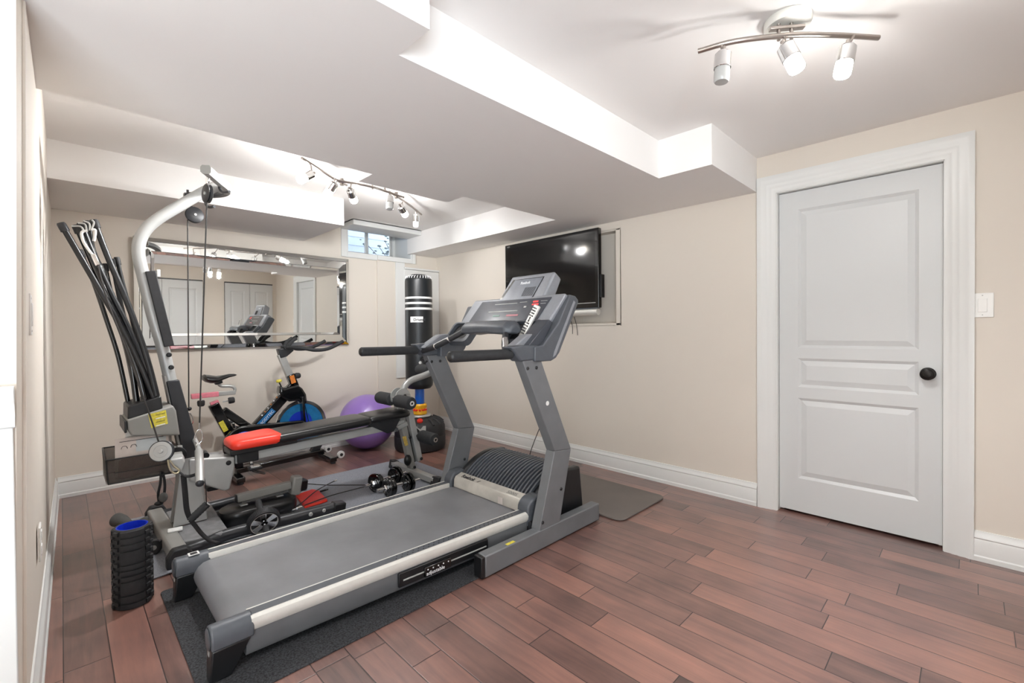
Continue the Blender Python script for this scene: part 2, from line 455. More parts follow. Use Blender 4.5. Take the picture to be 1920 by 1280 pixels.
# chair rail profile
prof = [(1.708, .925), (1.694, .93), (1.688, .945), (1.694, .958), (1.692, .975), (1.680, .992), (1.668, 1.005), (1.664, 1.022), (1.676, 1.030), (1.708, 1.032)]
b = B().prism([(-.085, y, z) for y, z in prof], (XF + .085, 0, 0)); struct('trim_chair_rail', b, trim_white)

def baseboard(name, p0, p1, nrm):
    """moulded skirting from p0 to p1, nrm points into the room"""
    prof = [(0, 0), (.021, 0), (.021, .022), (.016, .028), (.016, .100), (.013, .108), (.017, .114), (.015, .122), (.008, .130), (.006, .146), (0, .147)]
    p0, p1, nrm = Vector(p0), Vector(p1), Vector(nrm).normalized()
    ring = [[p + nrm * a + Vector((0, 0, z)) for a, z in prof] for p in (p0, p1)]
    b = B().loft(ring); return struct(name, b, trim_white)
baseboard('baseboard_right', (XR, .992, 0), (XR, YB - .022, 0), (-1, 0, 0))
baseboard('baseboard_right_near', (XR, YR, 0), (XR, -.005, 0), (-1, 0, 0))
baseboard('baseboard_back', (-.03, YB, 0), (2.45, YB, 0), (0, -1, 0))
baseboard('baseboard_back_corner', (2.45, YB - .022, 0), (XR, YB - .022, 0), (0, -1, 0))
baseboard('baseboard_left', (-.080, 1.80, 0), (-.044, YB, 0), (1, 0, 0))
baseboard('baseboard_rear', (GX1, YR, 0), (XR, YR, 0), (0, 1, 0))

# door casing and panelled door
def casing(name, y0, y1, z1, w, x, sgn, parent=None):
    """stepped moulding around an opening in a wall of constant x; sgn is the side of the room"""
    steps = [(0, .0), (0, .022), (.018, .024), (.030, .018), (.052, .018), (.060, .013), (.078, .013), (.088, .007), (w, .006), (w, 0)]
    path = [((y0, 0), (-1, 0)), ((y0, z1), (-1, 1)), ((y1, z1), (1, 1)), ((y1, 0), (1, 0))]
    rings = []
    for (y, z), (oy, oz) in path:
        rings.append([(x + sgn * h, y + oy * (w - d), z + oz * (w - d)) for d, h in steps])
    return struct(name, B().loft(rings), trim_white, parent)
casing('trim_door_casing', DY0 + .008, DY1 - .008, DZ - .008, .110, XR, -1)
b = B(); b.box(XR, XR + T, DY0, DY0 + .012, 0, DZ); b.box(XR, XR + T, DY1 - .012, DY1, 0, DZ); b.box(XR, XR + T, DY0, DY1, DZ - .012, DZ)
b.box(XR + .072, XR + .088, DY0 + .012, DY0 + .03, 0, DZ); b.box(XR + .072, XR + .088, DY1 - .03, DY1 - .012, 0, DZ); b.box(XR + .072, XR + .088, DY0, DY1, DZ - .03, DZ)
struct('trim_door_jamb', b, trim_white, bevel=.001)
b = B().box(XR + .2, XR + .21, DY0 - .1, DY1 + .1, -.04, DZ + .1); struct('wall_beyond_door', b, charcoal, smooth=False)

def panel_door(name, map3, w, h, panels, thick=.036, mat=None, parent=None):
    """door slab built as one height field: flat stiles and rails, sunk mouldings, raised fields. map3(a, z, d) -> world"""
    mw, fld = .016, .030
    us = {0, w}; vs = {0, h}
    for (a0, a1, z0, z1) in panels:
        for q in (0, mw, mw + fld): us |= {a0 + q, a1 - q}; vs |= {z0 + q, z1 - q}
    us = sorted(us); vs = sorted(vs)
    def depth(a, z):
        for (a0, a1, z0, z1) in panels:
            q = min(a - a0, a1 - a, z - z0, z1 - z)
            if q > 1e-6:
                if q < mw: return -.010 * q / mw
                if q < mw + fld: return -.010 + .008 * (q - mw) / fld
                return -.002
        return 0.0
    b = B(); idx = {}; V = []
    for i, a in enumerate(us):
        for j, z in enumerate(vs):
            idx[i, j] = len(V); V.append(map3(a, z, depth(a, z)))
    F = []
    for i in range(len(us) - 1):
        for j in range(len(vs) - 1):
            q = [idx[i, j], idx[i + 1, j], idx[i + 1, j + 1], idx[i, j + 1]]
            # split corner squares along the mitre
            ds = [depth(us[i], vs[j]), depth(us[i + 1], vs[j]), depth(us[i + 1], vs[j + 1]), depth(us[i], vs[j + 1])]
            if abs(ds[0] + ds[2] - ds[1] - ds[3]) > 1e-6:
                lo = min(range(4), key=lambda k: 0 if (abs(ds[k] - ds[(k + 1) % 4]) > 1e-6 and abs(ds[k] - ds[(k + 3) % 4]) > 1e-6) or (abs(ds[k] - ds[(k + 1) % 4]) < 1e-6 and abs(ds[k] - ds[(k + 3) % 4]) < 1e-6 and abs(ds[k] - ds[(k + 2) % 4]) > 1e-6) else 1)
                F.append((q[lo], q[(lo + 1) % 4], q[(lo + 2) % 4])); F.append((q[lo], q[(lo + 2) % 4], q[(lo + 3) % 4]))
            else: F.append(tuple(q))
    b.quadmesh(V, F)
    n0 = [map3(0, 0, 0), map3(w, 0, 0), map3(w, h, 0), map3(0, h, 0)]; n1 = [map3(0, 0, -thick), map3(w, 0, -thick), map3(w, h, -thick), map3(0, h, -thick)]
    b.quadmesh(n0 + n1, [(4, 7, 6, 5), (0, 4, 5, 1), (1, 5, 6, 2), (2, 6, 7, 3), (3, 7, 4, 0)])
    return link(name, b, mat or door_white, parent, kind=None if parent else 'structure', angle=12)
DX = XR + .034
dr = panel_door('door_1', lambda a, z, d: (DX - d, DY1 - .014 - a, .016 + z), .762, 1.998,
    [(.103, .668, 1.025, 1.885), (.103, .668, .78, .960), (.103, .668, .208, .712)])
kn = [( .031, 0), (.033, .004), (.030, .008), (.024, .010), (.013, .014), (.012, .030), (.020, .036), (.029, .044), (.031, .052), (.0305, .056), (.027, .060), (.0265, .063), (.022, .065), (.0215, .0675), (.016, .069), (.015, .071), (.007, .0715), (0, .072)]
link('door_knob', B().lathe(kn, (DX, .166, .915), (-1, 0, 0), n=40), bronze, dr, angle=25, label='dark bronze round door knob with ringed face')

# bifold closet doors on the wall behind, seen in the wall mirror
for k, (x0, x1) in enumerate(((.75, 1.965), (2.32, 3.165))):
    hw = (x1 - x0) / 2
    root = None
    for i in range(2):
        a0 = x0 + i * hw
        f = (lambda a, z, d, a0=a0: (a0 + .003 + a, YR + .03 + d, .015 + z))
        o = panel_door('door_%d' % (k + 2) if i == 0 else 'door_leaf', f, hw - .006, 2.0,
            [(.09, hw - .096, 1.0, 1.86), (.09, hw - .096, .2, .88)], thick=.028, parent=root)
        if i == 0: root = o
    b = B(); b.box(x0 - .006, x1 + .006, YR, YR + .002, 0, 2.04); struct('trim_closet_gap_%d' % (k + 1), b, charcoal, smooth=False)

# window high in the back wall
b = B()
YV = YB + .34
WT = 2.41
b2 = B()
b2.box(WX0, WX1, YB - .005, YV + .02, WZ0 - .012, WZ0)
b2.box(WX1 - .012, WX1 + .004, YB - .02, YV + .06, WZ0 - .01, WT)
b2.box(WX0 - .004, WX0 + .012, YB - .02, YV + .06, WZ0 - .01, WT)
b2.box(2.04, 2.91, 4.27, YV + .07, WT, WT + .02); b2.box(2.04, 2.06, 4.27, YV + .07, ZC, WT); b2.box(2.885, 2.91, 4.27, YV + .07, ZC, WT); b2.box(2.04, 2.91, 4.25, 4.28, ZC, WT + .02)
struct('trim_window_reveal', b2, trim_white, bevel=.002)
b = B()
b.box(2.056, WX0, YB - .018, YB, 1.942, ZC); b.box(WX0, WX1, YB - .018, YB, 1.942, WZ0); b.box(WX1, 2.926, YB - .040, YB, 1.942, ZS)
b.box(2.45, WX1, YB - .040, YB - .018, 1.942, WZ0 - .004)
struct('trim_window_casing', b, trim_white, bevel=.003)
b = B().box(2.056, 2.84, 4.275, YB - .0, 2.222, ZC); struct('trim_window_pelmet', b, trim_white, bevel=.004)
win = B()
for x0, x1 in ((WX0 + .012, WX0 + .05), (WX1 - .05, WX1 - .012)): win.box(x0, x1, YV - .02, YV + .03, WZ0, WT - .012)
win.box(WX0, WX1, YV - .02, YV + .03, WZ0, WZ0 + .045); win.box(WX0, WX1, YV - .02, YV + .03, WT - .05, WT - .012)
wf = struct('window_1', win, trim_white, bevel=.003)
b = B()
for x0, x1, dy in ((WX0 + .045, 2.53, 0), (2.50, WX1 - .045, .016)):
    for q0, q1 in ((x0, x0 + .028), (x1 - .028, x1)): b.box(q0, q1, YV - .008 + dy, YV + .008 + dy, WZ0 + .045, WT - .05)
    b.box(x0, x1, YV - .008 + dy, YV + .008 + dy, WZ0 + .045, WZ0 + .07); b.box(x0, x1, YV - .008 + dy, YV + .008 + dy, WT - .07, WT - .05)
link('sash', b, trim_white, wf, bevel=.002)
b = B().box(WX0 + .05, WX1 - .05, YV + .004, YV + .007, WZ0 + .05, WT - .05)
link('pane', b, glass, wf, smooth=False)
# neighbouring house wall with lap siding and a bare shrub outside
b = B()
for i in range(12):
    z = 1.7 + i * .13
    b.prism([(.8, 6.6, z), (.8, 6.585, z), (.8, 6.6, z + .13)], (4.4, 0, 0))
b.box(.8, 5.2, 6.6, 6.7, 1.6, 3.4)
struct('wall_outside', b, siding, smooth=False)
b = B().box(.8, 5.2, YB + .4, 6.7, 1.7, 1.76); struct('ground_outside', b, siding, smooth=False)
random.seed(5)
sh = thing('shrub', 'sparse grey-green shrub outside the small high window', 'shrub', (3.62, 5.9, 1.76))
b = B(); lv = B()
for i in range(9):
    a = -.75 + i * .14 + random.uniform(-.05, .05); L = random.uniform(.6, .95)
    p0 = Vector((3.62, 5.9, 1.76)); p1 = p0 + Vector((math.sin(a) * L, random.uniform(-.08, .08), math.cos(a) * L))
    b.tube([p0, (p0 + p1) / 2 + Vector((.02, 0, .03)), p1], [.008, .004], n=6)
    for j in range(12):
        q = p0.lerp(p1, random.uniform(.4, 1.05)) + Vector((random.uniform(-.05, .05), random.uniform(-.05, .05), random.uniform(-.04, .04)))
        lv.sphere(q, random.uniform(.012, .026), 6, 4, (1.4, .5, .6))
link('stem', b, cable_mat, sh); link('foliage', lv, leaf, sh)

# white access panel to the right of the pilaster
ap = thing('access_panel', 'tall white utility panel on the back wall behind the punching bag', 'panel', (2.95, YB - .022, .64))
b = B(); b.box(2.665, 2.78, YB - .040, YB - .0225, .645, 1.940); b.box(2.78, XR - .002, YB - .036, YB - .0225, .645, 1.885)
link('frame', b, trim_white, ap, bevel=.002)
b = B(); b.box(2.775, XR - .004, YB - .056, YB - .036, .70, 1.865); b.box(2.765, XR - .002, YB - .062, YB - .0365, 1.872, 1.892)
link('door', b, trim_white, ap, bevel=.002)

# switches and outlet
def wall_plate(name, label, o, xd, yd, nd, w=.078, h=.120, dec=True):
    o, xd, yd, nd = Vector(o), Vector(xd), Vector(yd), Vector(nd)
    t = thing(name, label, 'light switch' if dec else 'power outlet', o, 'light switches' if dec else None)
    R = Matrix((xd, yd, nd)).transposed()
    link('plate', B().obox(o + nd * .003, (w, h, .006), R), switch_white, t, bevel=.002)
    if dec:
        link('rocker', B().obox(o + nd * .0065, (.033, .067, .005), R), switch_white, t, bevel=.0015)
    else:
        for s in (-1, 1): link('socket', B().obox(o + nd * .0065 + yd * .026 * s, (.034, .03, .004), R), switch_white, t, bevel=.0015)
    for s in (-1, 1): link('screw', B().cyl(o + nd * .005 + yd * .048 * s, o + nd * .0068 + yd * .048 * s, .0028, 10), light_grey, t)
wall_plate('light_switch', 'white rocker light switch to the right of the panelled door', (XR, -.034, 1.268), (0, -1, 0), (0, 0, 1), (-1, 0, 0))
wall_plate('light_switch', 'light switch plate seen edge-on high on the left wall', (-.066, 1.94, 1.22), (0, 1, 0), (0, 0, 1), (1, 0, 0))
wall_plate('power_outlet', 'outlet plate seen edge-on low on the left wall', (-.066, 2.35, .42), (0, 1, 0), (0, 0, 1), (1, 0, 0), dec=False)


# ------------------------------------------------------------------ ceiling track lights
def spot(root, top, joint, aim, on, beam=1.0):
    """one pivoting spot: stem from the rail, chrome cup, frosted glass; a lit one carries its own lamp"""
    top, joint, aim = Vector(top), Vector(joint), Vector(aim).normalized()
    h = link('spot_head', B().lathe([(.0, -.012), (.020, -.012), (.028, -.004), (.029, .045), (.0275, .047), (.0265, .004), (0, .002)], joint, aim, 28), chrome, root)
    link('stem', B().tube([top, (top + joint) / 2 - aim * .004, joint - aim * .012], .0045, 10), nickel, h)
    link('yoke', B().tube([joint - aim * .016, joint - aim * .030], .008, 10), nickel, h)
    link('glass_shade', B().lathe([(.0, .030), (.024, .030), (.0255, .045), (.0262, .074), (.0255, .088), (.022, .094), (0, .095)], joint, aim, 28), frosted_on if on else frosted_off, h,
         label='glowing frosted glass' if on else 'unlit frosted glass')
    if on:
        ld = bpy.data.lights.new('bulb_light', 'POINT'); ld.energy = BULB_W; ld.color = LAMP_COL; ld.shadow_soft_size = .022
        lo = bpy.data.objects.new('bulb_light', ld); COL.objects.link(lo); lo.parent = h; lo.location = joint + aim * .122 - wloc(h)
        sd = bpy.data.lights.new('reflector_light', 'SPOT'); sd.energy = beam * SPOT_W; sd.color = LAMP_COL; sd.shadow_soft_size = .025; sd.spot_size = 2.35; sd.spot_blend = 1.0
        so = bpy.data.objects.new('reflector_light', sd); COL.objects.link(so); so.parent = h; so.location = joint + aim * .10 - wloc(h)
        so.rotation_euler = aim.to_track_quat('-Z', 'Y').to_euler()
    return h
ta = thing('track_light', 'brushed nickel ceiling track of six spots over the gym machines, two unlit', 'ceiling light', (1.66, 3.06, ZC))
b = B(); b.lathe([(.0, 0), (.062, 0), (.062, -.012), (.055, -.018), (0, -.019)], (1.66, 3.06, ZC - .0005), (0, 0, 1), 36); link('canopy', b, nickel, ta)
for x in (1.61, 1.71): link('post', B().cyl((x, 3.05, ZC - .015), (x, 3.04, 2.19), .006), nickel, ta)
A1 = catmull([(1.024, 2.783, 2.190), (1.179, 2.905, 2.190), (1.325, 3.019, 2.190), (1.436, 3.083, 2.190)])
A2 = catmull([(1.314, 3.002, 2.180), (1.447, 2.983, 2.180), (1.579, 2.971, 2.180), (1.863, 3.038, 2.180)])
A3 = catmull([(1.724, 3.014, 2.190), (1.876, 3.112, 2.190), (2.050, 3.237, 2.190), (2.266, 3.409, 2.190)])
for c in (A1, A2, A3): link('rail', B().tube(c, .008, 10), nickel, ta)
for p in ((1.376, 3.025, 2.185), (1.803, 3.043, 2.185)): link('rail_joint', B().cyl((p[0], p[1], p[2] - .022), (p[0], p[1], p[2] + .022), .014, 16), nickel, ta)
spot(ta, (1.100, 2.845, 2.188), (1.098, 2.842, 2.125), (-.75, -.1, -.55), True, 1.5)
spot(ta, (1.308, 2.997, 2.188), (1.280, 2.933, 2.128), (-.35, .5, -.8), True, .8)
spot(ta, (1.423, 2.982, 2.178), (1.419, 2.991, 2.125), (.6, .6, -.55), True, .45)
spot(ta, (1.732, 3.005, 2.178), (1.696, 2.951, 2.128), (-.15, -.2, -1), False)
spot(ta, (1.928, 3.152, 2.188), (1.892, 3.125, 2.130), (.75, .5, -.5), True, .40)
spot(ta, (2.172, 3.340, 2.188), (2.132, 3.287, 2.135), (.2, .3, -1), False)

tb = thing('track_light', 'curved nickel ceiling bar with three spots near the panelled door', 'ceiling light', (1.872, .470, ZC))
b = B(); b.lathe([(.0, 0), (.075, 0), (.076, -.020), (.072, -.028), (.060, -.033), (0, -.034)], (1.872, .470, ZC - .0005), (0, 0, 1), 40); link('canopy', b, silver, tb)
link('bracket', B().beam((1.802, 0.509, 2.222), (1.875, 0.419, 2.222), .02, .012), nickel, tb, bevel=.002)
for p in ((1.821, 0.485, 2.210), (1.847, 0.452, 2.210)): link('post', B().cyl((p[0], p[1], 2.24), (p[0], p[1], 2.18), .006), nickel, tb)
BR = catmull([(1.684, 0.714, 2.185), (1.723, 0.595, 2.185), (1.830, 0.446, 2.185), (1.946, 0.335, 2.185), (2.069, 0.236, 2.185)])
link('rail', B().tube(BR, .009, 12), nickel, tb)
spot(tb, (1.709, 0.641, 2.185), (1.674, 0.621, 2.125), (-.05, .05, -1), False)
spot(tb, (1.815, 0.465, 2.185), (1.777, 0.451, 2.120), (.05, -.35, -.9), True, 1.0)
spot(tb, (1.988, 0.294, 2.185), (1.936, 0.306, 2.120), (-.1, .15, -1), True, .9)
# unseen flush lamp added behind the viewpoint as general fill
tc_ = thing('fill_light', 'added unseen fill light, a round frosted flush fitting behind the viewpoint', 'ceiling light', (-.9, -.1, ZC))
link('rim', B().lathe([(0, 0), (.17, 0), (.17, -.02), (0, -.02)], (-.9, -.1, ZC - .0005), (0, 0, 1), 40), nickel, tc_)
link('glass_bowl', B().lathe([(.155, -.021), (.15, -.05), (.12, -.078), (.06, -.092), (0, -.095)], (-.9, -.1, ZC), (0, 0, 1), 40), frosted_on, tc_)
ld = bpy.data.lights.new('bulb_light', 'POINT'); ld.energy = FILL_W; ld.color = LAMP_COL; ld.shadow_soft_size = .1
lo = bpy.data.objects.new('bulb_light', ld); COL.objects.link(lo); lo.parent = tc_; lo.location = (0, 0, -.22)
# ------------------------------------------------------------------ television on its wall arm
tv = thing('television', 'wall-mounted black flat television with a silver speaker bar', 'television', (3.2, 2.70, 1.25))
TX, TY0, TY1, TZ0, TZ1 = 3.125, 2.148, 3.245, 1.345, 2.000
b = B().box(TX, TX + .045, TY0, TY1, TZ0, TZ1); link('bezel', b, gloss_black, tv, bevel=.006, seg=3)
b = B().box(TX + .045, TX + .085, TY0 + .06, TY1 - .06, TZ0 + .03, TZ1 - .05); link('back_housing', b, black_plastic, tv, bevel=.012, seg=3)
b = B().box(TX - .0008, TX + .002, TY0 + .035, TY1 - .035, TZ0 + .052, TZ1 - .036); link('screen', b, screen, tv, smooth=False)
b = B().box(TX - .0015, TX + .002, TY0 + .03, TY1 - .03, TZ0 + .040, TZ0 + .046); link('screen_edge', b, light_grey, tv)
b = B().tube([(TX + .025, TY0 + .02, TZ0 - .030), (TX + .025, TY1 - .02, TZ0 - .030)], .030, n=20, flat=.95); link('speaker_bar', b, silver, tv, label='rounded silver speaker bar')
b = B().box(TX + .0, TX + .04, TY0 + .015, TY1 - .015, TZ0 - .006, TZ0 + .004); link('control_strip', b, grey_plastic, tv, bevel=.002)
b = B().box(TX + .02, TX + .07, TY0 - .012, TY0 + .004, 1.43, 1.62); link('connector_panel', b, black_plastic, tv, bevel=.003)
b = B(); b.box(TX + .085, XR + .085, 2.60, 2.80, 1.5, 1.86); link('wall_bracket', b, black_plastic, tv, bevel=.006)
text('brand_lettering', 'VIZIO', .016, (TX - .0015, TY1 - .03, TZ1 - .026), (0, -1, 0), (0, 0, 1), light_grey, tv)
for q, v in ((1068, 628), (1072, 631)):
    link('cord', B().tube(catmull([(TX + .07, (3.190, 2.500, 1.252)[1] + (q - 1068) * -.012, 1.28), (XR - .012, (3.190, 2.500, 1.252)[1] + (q - 1068) * -.012, 1.20), (XR - .010, (3.190, 2.500, 1.181)[1] + (q - 1068) * -.014, 1.13 - (v - 628) * .004)]), .0025, 8), cable_mat, tv)

# ------------------------------------------------------------------ wide bevelled mirror
mr = thing('wall_mirror', 'wide rectangular mirror with a broad mirrored border hanging above the spin bike', 'mirror', (1.25, YB - .01, 1.02))
mx0, mx1, mz0, mz1 = .402, 2.118, 1.036, 1.912
def mring(d): return [(mx0 + d, mz0 + d), (mx1 - d, mz0 + d), (mx1 - d, mz1 - d), (mx0 + d, mz1 - d)]
tilt, yaw = 0.010, 0.008
def mp(x, z, h): return (x, YB - .012 - h - (z - mz0) * tilt - (mx1 - x) * yaw, z)
prof = [(0, 0), (0, .016), (.003, .0175), (.030, .0280), (.033, .0284), (.103, .0305), (.106, .0300), (.128, .0245)]
for nm, q0, q1 in (('outer_bevel', 0, 4), ('frame_glass', 4, 6), ('inner_bevel', 6, 8)):
    b = B(); rings = []
    for d, h in prof[q0 - (1 if q0 else 0):q1]: rings.append([mp(x, z, h) for x, z in mring(d)])
    b.loft(rings, caps=False); link(nm, b, mirror_mat, mr, smooth=False)
b = B().quadmesh([mp(x, z, .0248) for x, z in mring(.126)], [(0, 1, 2, 3)])
link('centre_glass', b, mirror_mat, mr, smooth=False)
b = B().prism([mp(x, z, .0) for x, z in mring(.004)], (0, .008, 0)); link('backing', b, charcoal, mr, smooth=False)
for r1, r2, hh in ((.0305, .0335, .0288), (.1035, .1065, .0310)):
    b = B(); b.loft([[mp(x, z, hh) for x, z in mring(r1)], [mp(x, z, hh) for x, z in mring(r2)]], caps=False); link('seam_line', b, charcoal, mr, smooth=False)

# ------------------------------------------------------------------ punching bag
BX, BY = 2.54, 3.885
pb = thing('punching_bag', 'freestanding black punching bag with three white stripes in the corner', 'punching bag', (BX, BY, 0))
r = .134
prof = [(0, .600), (.06, .592), (r - .025, .60), (r - .004, .625), (r, .65), (r + .001, 1.0), (r, 1.4), (r - .001, 1.66), (r - .006, 1.685), (r - .03, 1.712), (r - .07, 1.728), (0, 1.735)]
link('bag', B().lathe(prof, (BX, BY, 0), n=48), bag_black, pb)
for z0, z1 in ((1.483, 1.502), (1.430, 1.450), (1.376, 1.397)):
    link('stripe', B().lathe([(r + .0005, z0), (r + .0018, z0), (r + .0018, z1), (r + .0005, z1)], (BX, BY, 0), n=48, caps=False), stripe_white, pb)
def bagpt(ang, z, h=0.0022): return (BX + math.cos(ang) * (r + h), BY + math.sin(ang) * (r + h), z)
am = math.atan2(-.837, -.547)                       # faces the middle of the room
rows = [[bagpt(am + t, z) for t in (-.63, -.45, -.25, -.05, .13, .30)] for z in (1.252, 1.308)]
link('label', B().loft(rows, caps=False, closed=False), label_white, pb, label='white label with black lettering')
t0 = am - .08
tx = Vector((-math.sin(am - .16), math.cos(am - .16), 0))
text('brand_lettering', 'DriumX', .036, bagpt(am - .38, 1.266, .0055), tx, (0, 0, 1), ink, pb, bold=.0006)
for i in range(28):
    a = 2 * math.pi * i / 28
    p = Vector((BX + math.cos(a) * (r - .006), BY + math.sin(a) * (r - .006), 1.684)); q = Vector((BX + math.cos(a + .06) * (r - .028), BY + math.sin(a + .06) * (r - .028), 1.710))
    link('lace', B().tube([p, (p + q) / 2 + Vector((math.cos(a), math.sin(a), 1)) * .007, q], .0035, 6), stripe_white, pb)
link('blue_collar', B().lathe([(.044, .445), (.046, .45), (.046, .585), (.044, .592)], (BX, BY, 0)), blue_part, pb)
link('spring_collar', B().lathe([(.060, .338), (.070, .345), (.072, .365), (.064, .38), (.064, .395), (.072, .41), (.072, .432), (.062, .445)], (BX, BY, 0)), yellow_part, pb, label='yellow spring collar')
for i in range(5):
    a = am - 1.0 + i * .5; link('red_mark', B().obox((BX + math.cos(a) * .068, BY + math.sin(a) * .068, .388), (.022, .022, .018), Matrix.Rotation(a, 3, 'Z')), red_part, pb, bevel=.003)
link('top_ring', B().lathe([(.05, .318), (.105, .318), (.112, .326), (.105, .338), (.05, .338)], (BX, BY, 0)), light_grey, pb)
rb = .250
prof = [(0, .0), (rb - .03, 0), (rb - .008, .012), (rb, .04), (rb + .002, .13), (rb - .004, .142), (rb - .002, .15), (rb - .004, .225), (rb - .02, .262), (rb - .06, .288), (rb - .13, .312), (0, .32)]
link('water_base', B().lathe(prof, (BX, BY, 0), n=56), black_rubber, pb)
for i in range(16):
    a = 2 * math.pi * i / 16
    if abs((a - am + math.pi) % (2 * math.pi) - math.pi) < .3: continue
    ring = [(math.cos(a) * q + BX, math.sin(a) * q + BY, z) for q, z in ((rb - .015, .255), (rb - .055, .288), (rb - .09, .303))]
    link('rib', B().tube(ring, .012, 8), black_rubber, pb)
c = Vector((BX + math.cos(am) * (rb - .075), BY + math.sin(am) * (rb - .075), .306))
link('red_cap', B().lathe([(.028, -.012), (.028, .004), (.022, .012), (0, .013)], c, (math.cos(am) * .35, math.sin(am) * .35, 1)), red_part, pb, label='red filler cap')
R3 = Matrix.Rotation(am + math.pi / 2, 3, 'Z') @ Matrix.Rotation(1.1, 3, 'X')
link('base_label', B().obox((BX + math.cos(am) * (rb - .012), BY + math.sin(am) * (rb - .012), .238), (.11, .055, .004), R3), mid_grey, pb, label='grey label')

# ------------------------------------------------------------------ exercise ball
b = B(); b.sphere((2.170, 4.262, .268), .268, 64, 48)
eb = link('exercise_ball', b, purple, None)
tag(eb, 'large purple exercise ball against the back wall', 'exercise ball')

# ------------------------------------------------------------------ spin bike
YC = 4.17
bk = thing('spin_bike', 'black and blue spin exercise bike below the mirror', 'exercise bike', (1.25, YC, 0))
def Q(x, z, y=0.0): return (x, YC + y, z)
link('rear_stabiliser', B().beam((.965, YC - .24, .035), (.965, YC + .22, .035), .06, .04), gloss_black, bk, bevel=.006)
link('front_stabiliser', B().beam((1.70, YC - .20, .035), (1.70, YC + .22, .035), .06, .04), gloss_black, bk, bevel=.006)
for x, y in ((.965, -.235), (.965, .215), (1.70, -.195), (1.70, .215)):
    link('levelling_foot', B().cyl((x, YC + y * .93, 0), (x, YC + y * .93, .018), .022, 16), black_rubber, bk)
for y in (-.13, .15):
    w = link('transport_wheel', B().ring([(.012, -.014), (.030, -.014), (.033, -.008), (.033, .008), (.030, .014), (.012, .014)], (1.795, YC + y, .052), (0, 1, 0), 28), label_white, bk, label='white transport wheel')
    link('wheel_bracket', B().tube([(1.72, YC + y, .035), (1.76, YC + y, .03), (1.795, YC + y, .052)], .010, 10), gloss_black, bk)
    link('hub', B().cyl((1.795, YC + y - .018, .052), (1.795, YC + y + .018, .052), .014, 16), charcoal, bk)
link('base_rail', B().beam(Q(.98, .060, -.02), Q(1.68, .085, -.02), .07, .045), gloss_black, bk, bevel=.008)
link('front_upright', B().beam(Q(1.60, .08), Q(1.665, .20), .05, .07), charcoal, bk, bevel=.005)
link('seat_tube', B().beam((0.836, 4.170, 0.611), (0.949, 4.170, 0.355), .055, .075, up=(1, 0, .3)), gloss_black, bk, bevel=.01)
link('seat_tube_lower', B().beam((0.941, 4.170, 0.364), Q(1.01, .08), .05, .06, up=(1, 0, .3)), charcoal, bk, bevel=.006)
link('tube_label', B().beam((0.879, 4.130, 0.473), (0.914, 4.130, 0.392), .004, .035, up=(1, 0, .3)), label_yellow, bk, label='yellow and black label')
link('lower_brace', B().beam((0.900, 4.170, 0.557), (1.110, 4.170, 0.363), .05, .06), gloss_black, bk, bevel=.01)
link('main_tube', B().beam((1.097, 4.170, 0.339), (1.450, 4.170, 0.711), .055, .085), gloss_black, bk, bevel=.012)
mA, mB_ = Vector((1.120, 4.135, 0.367)), Vector((1.264, 4.135, 0.515)); up = (mB_ - mA).normalized()
link('tube_decal', B().beam(mA, mB_, .003, .045), label_blue, bk, label='blue decal with white lettering')
perp = Vector((-up.z, 0, up.x))
text('brand_lettering', 'BODYTEC', .030, mA + up * .062 - perp * .012 + Vector((0, -.0035, 0)), up, perp, white_ink, bk)
link('round_logo', B().lathe([(.020, 0), (.020, .002), (.0, .002)], mA + up * .030 + Vector((0, -.001, 0)), (0, -1, 0), 6), white_ink, bk)
for s in (-1, 1): link('logo_mark', B().beam(mA + up * (.030 + s * .006) - perp * .009 + Vector((0, -.0035, 0)), mA + up * (.030 + s * .006) + perp * .009 + Vector((0, -.0035, 0)), .002, .005, up=up), ink, bk)
for i in range(7):
    p = Vector((1.175, 4.140, 0.481)).lerp(Vector((1.313, 4.140, 0.644)), i / 6.0)
    link('lettering_dot', B().obox(p + Vector((0, -.004, 0)), (.009, .002, .009), Matrix.Rotation(-.8, 3, 'Y')), orange_lbl if i % 2 else white_ink, bk)
# moulded head cowl over the frame joint
pts = [(1.315, 4.170, 0.714), (1.310, 4.170, 0.651), (1.331, 4.170, 0.603), (1.391, 4.170, 0.568), (1.462, 4.170, 0.570), (1.506, 4.170, 0.517), (1.539, 4.170, 0.552), (1.530, 4.170, 0.619), (1.499, 4.170, 0.674), (1.459, 4.170, 0.710), (1.392, 4.170, 0.698), (1.349, 4.170, 0.688)]
b = B().prism([(x, YC - .05, z) for x, y, z in pts], (0, .10, 0)); link('head_cowl', b, gloss_black, bk, bevel=.018, seg=4)
FW = Vector(Q(1.497, .350)); FR = .217
link('flywheel', B().ring([(FR - .028, -.016), (FR - .004, -.016), (FR, -.012), (FR, .012), (FR - .004, .016), (FR - .028, .016)], FW, (0, 1, 0), 72), chrome, bk, label='polished flywheel rim')
link('flywheel_guard', B().torus(FW, FR - .022, .014, (0, 1, 0), 72), gloss_black, bk)
link('flywheel_disc', B().lathe([(0, -.012), (FR - .03, -.012), (FR - .026, -.008), (FR - .026, .008), (FR - .03, .012), (0, .012)], FW, (0, 1, 0), 72), wheel_blue, bk, label='metallic blue flywheel disc')
link('flywheel_swirl', B().lathe([(.10, -.014), (.045, -.0145), (0, -.0145)], FW + Vector((-.01, 0, .02)), (0, 1, 0), 40, caps=False), deep_blue, bk, label='dark blue hub disc')
link('flywheel_hub', B().cyl(FW + Vector((0, -.06, 0)), FW + Vector((0, .06, 0)), .022, 20), charcoal, bk)
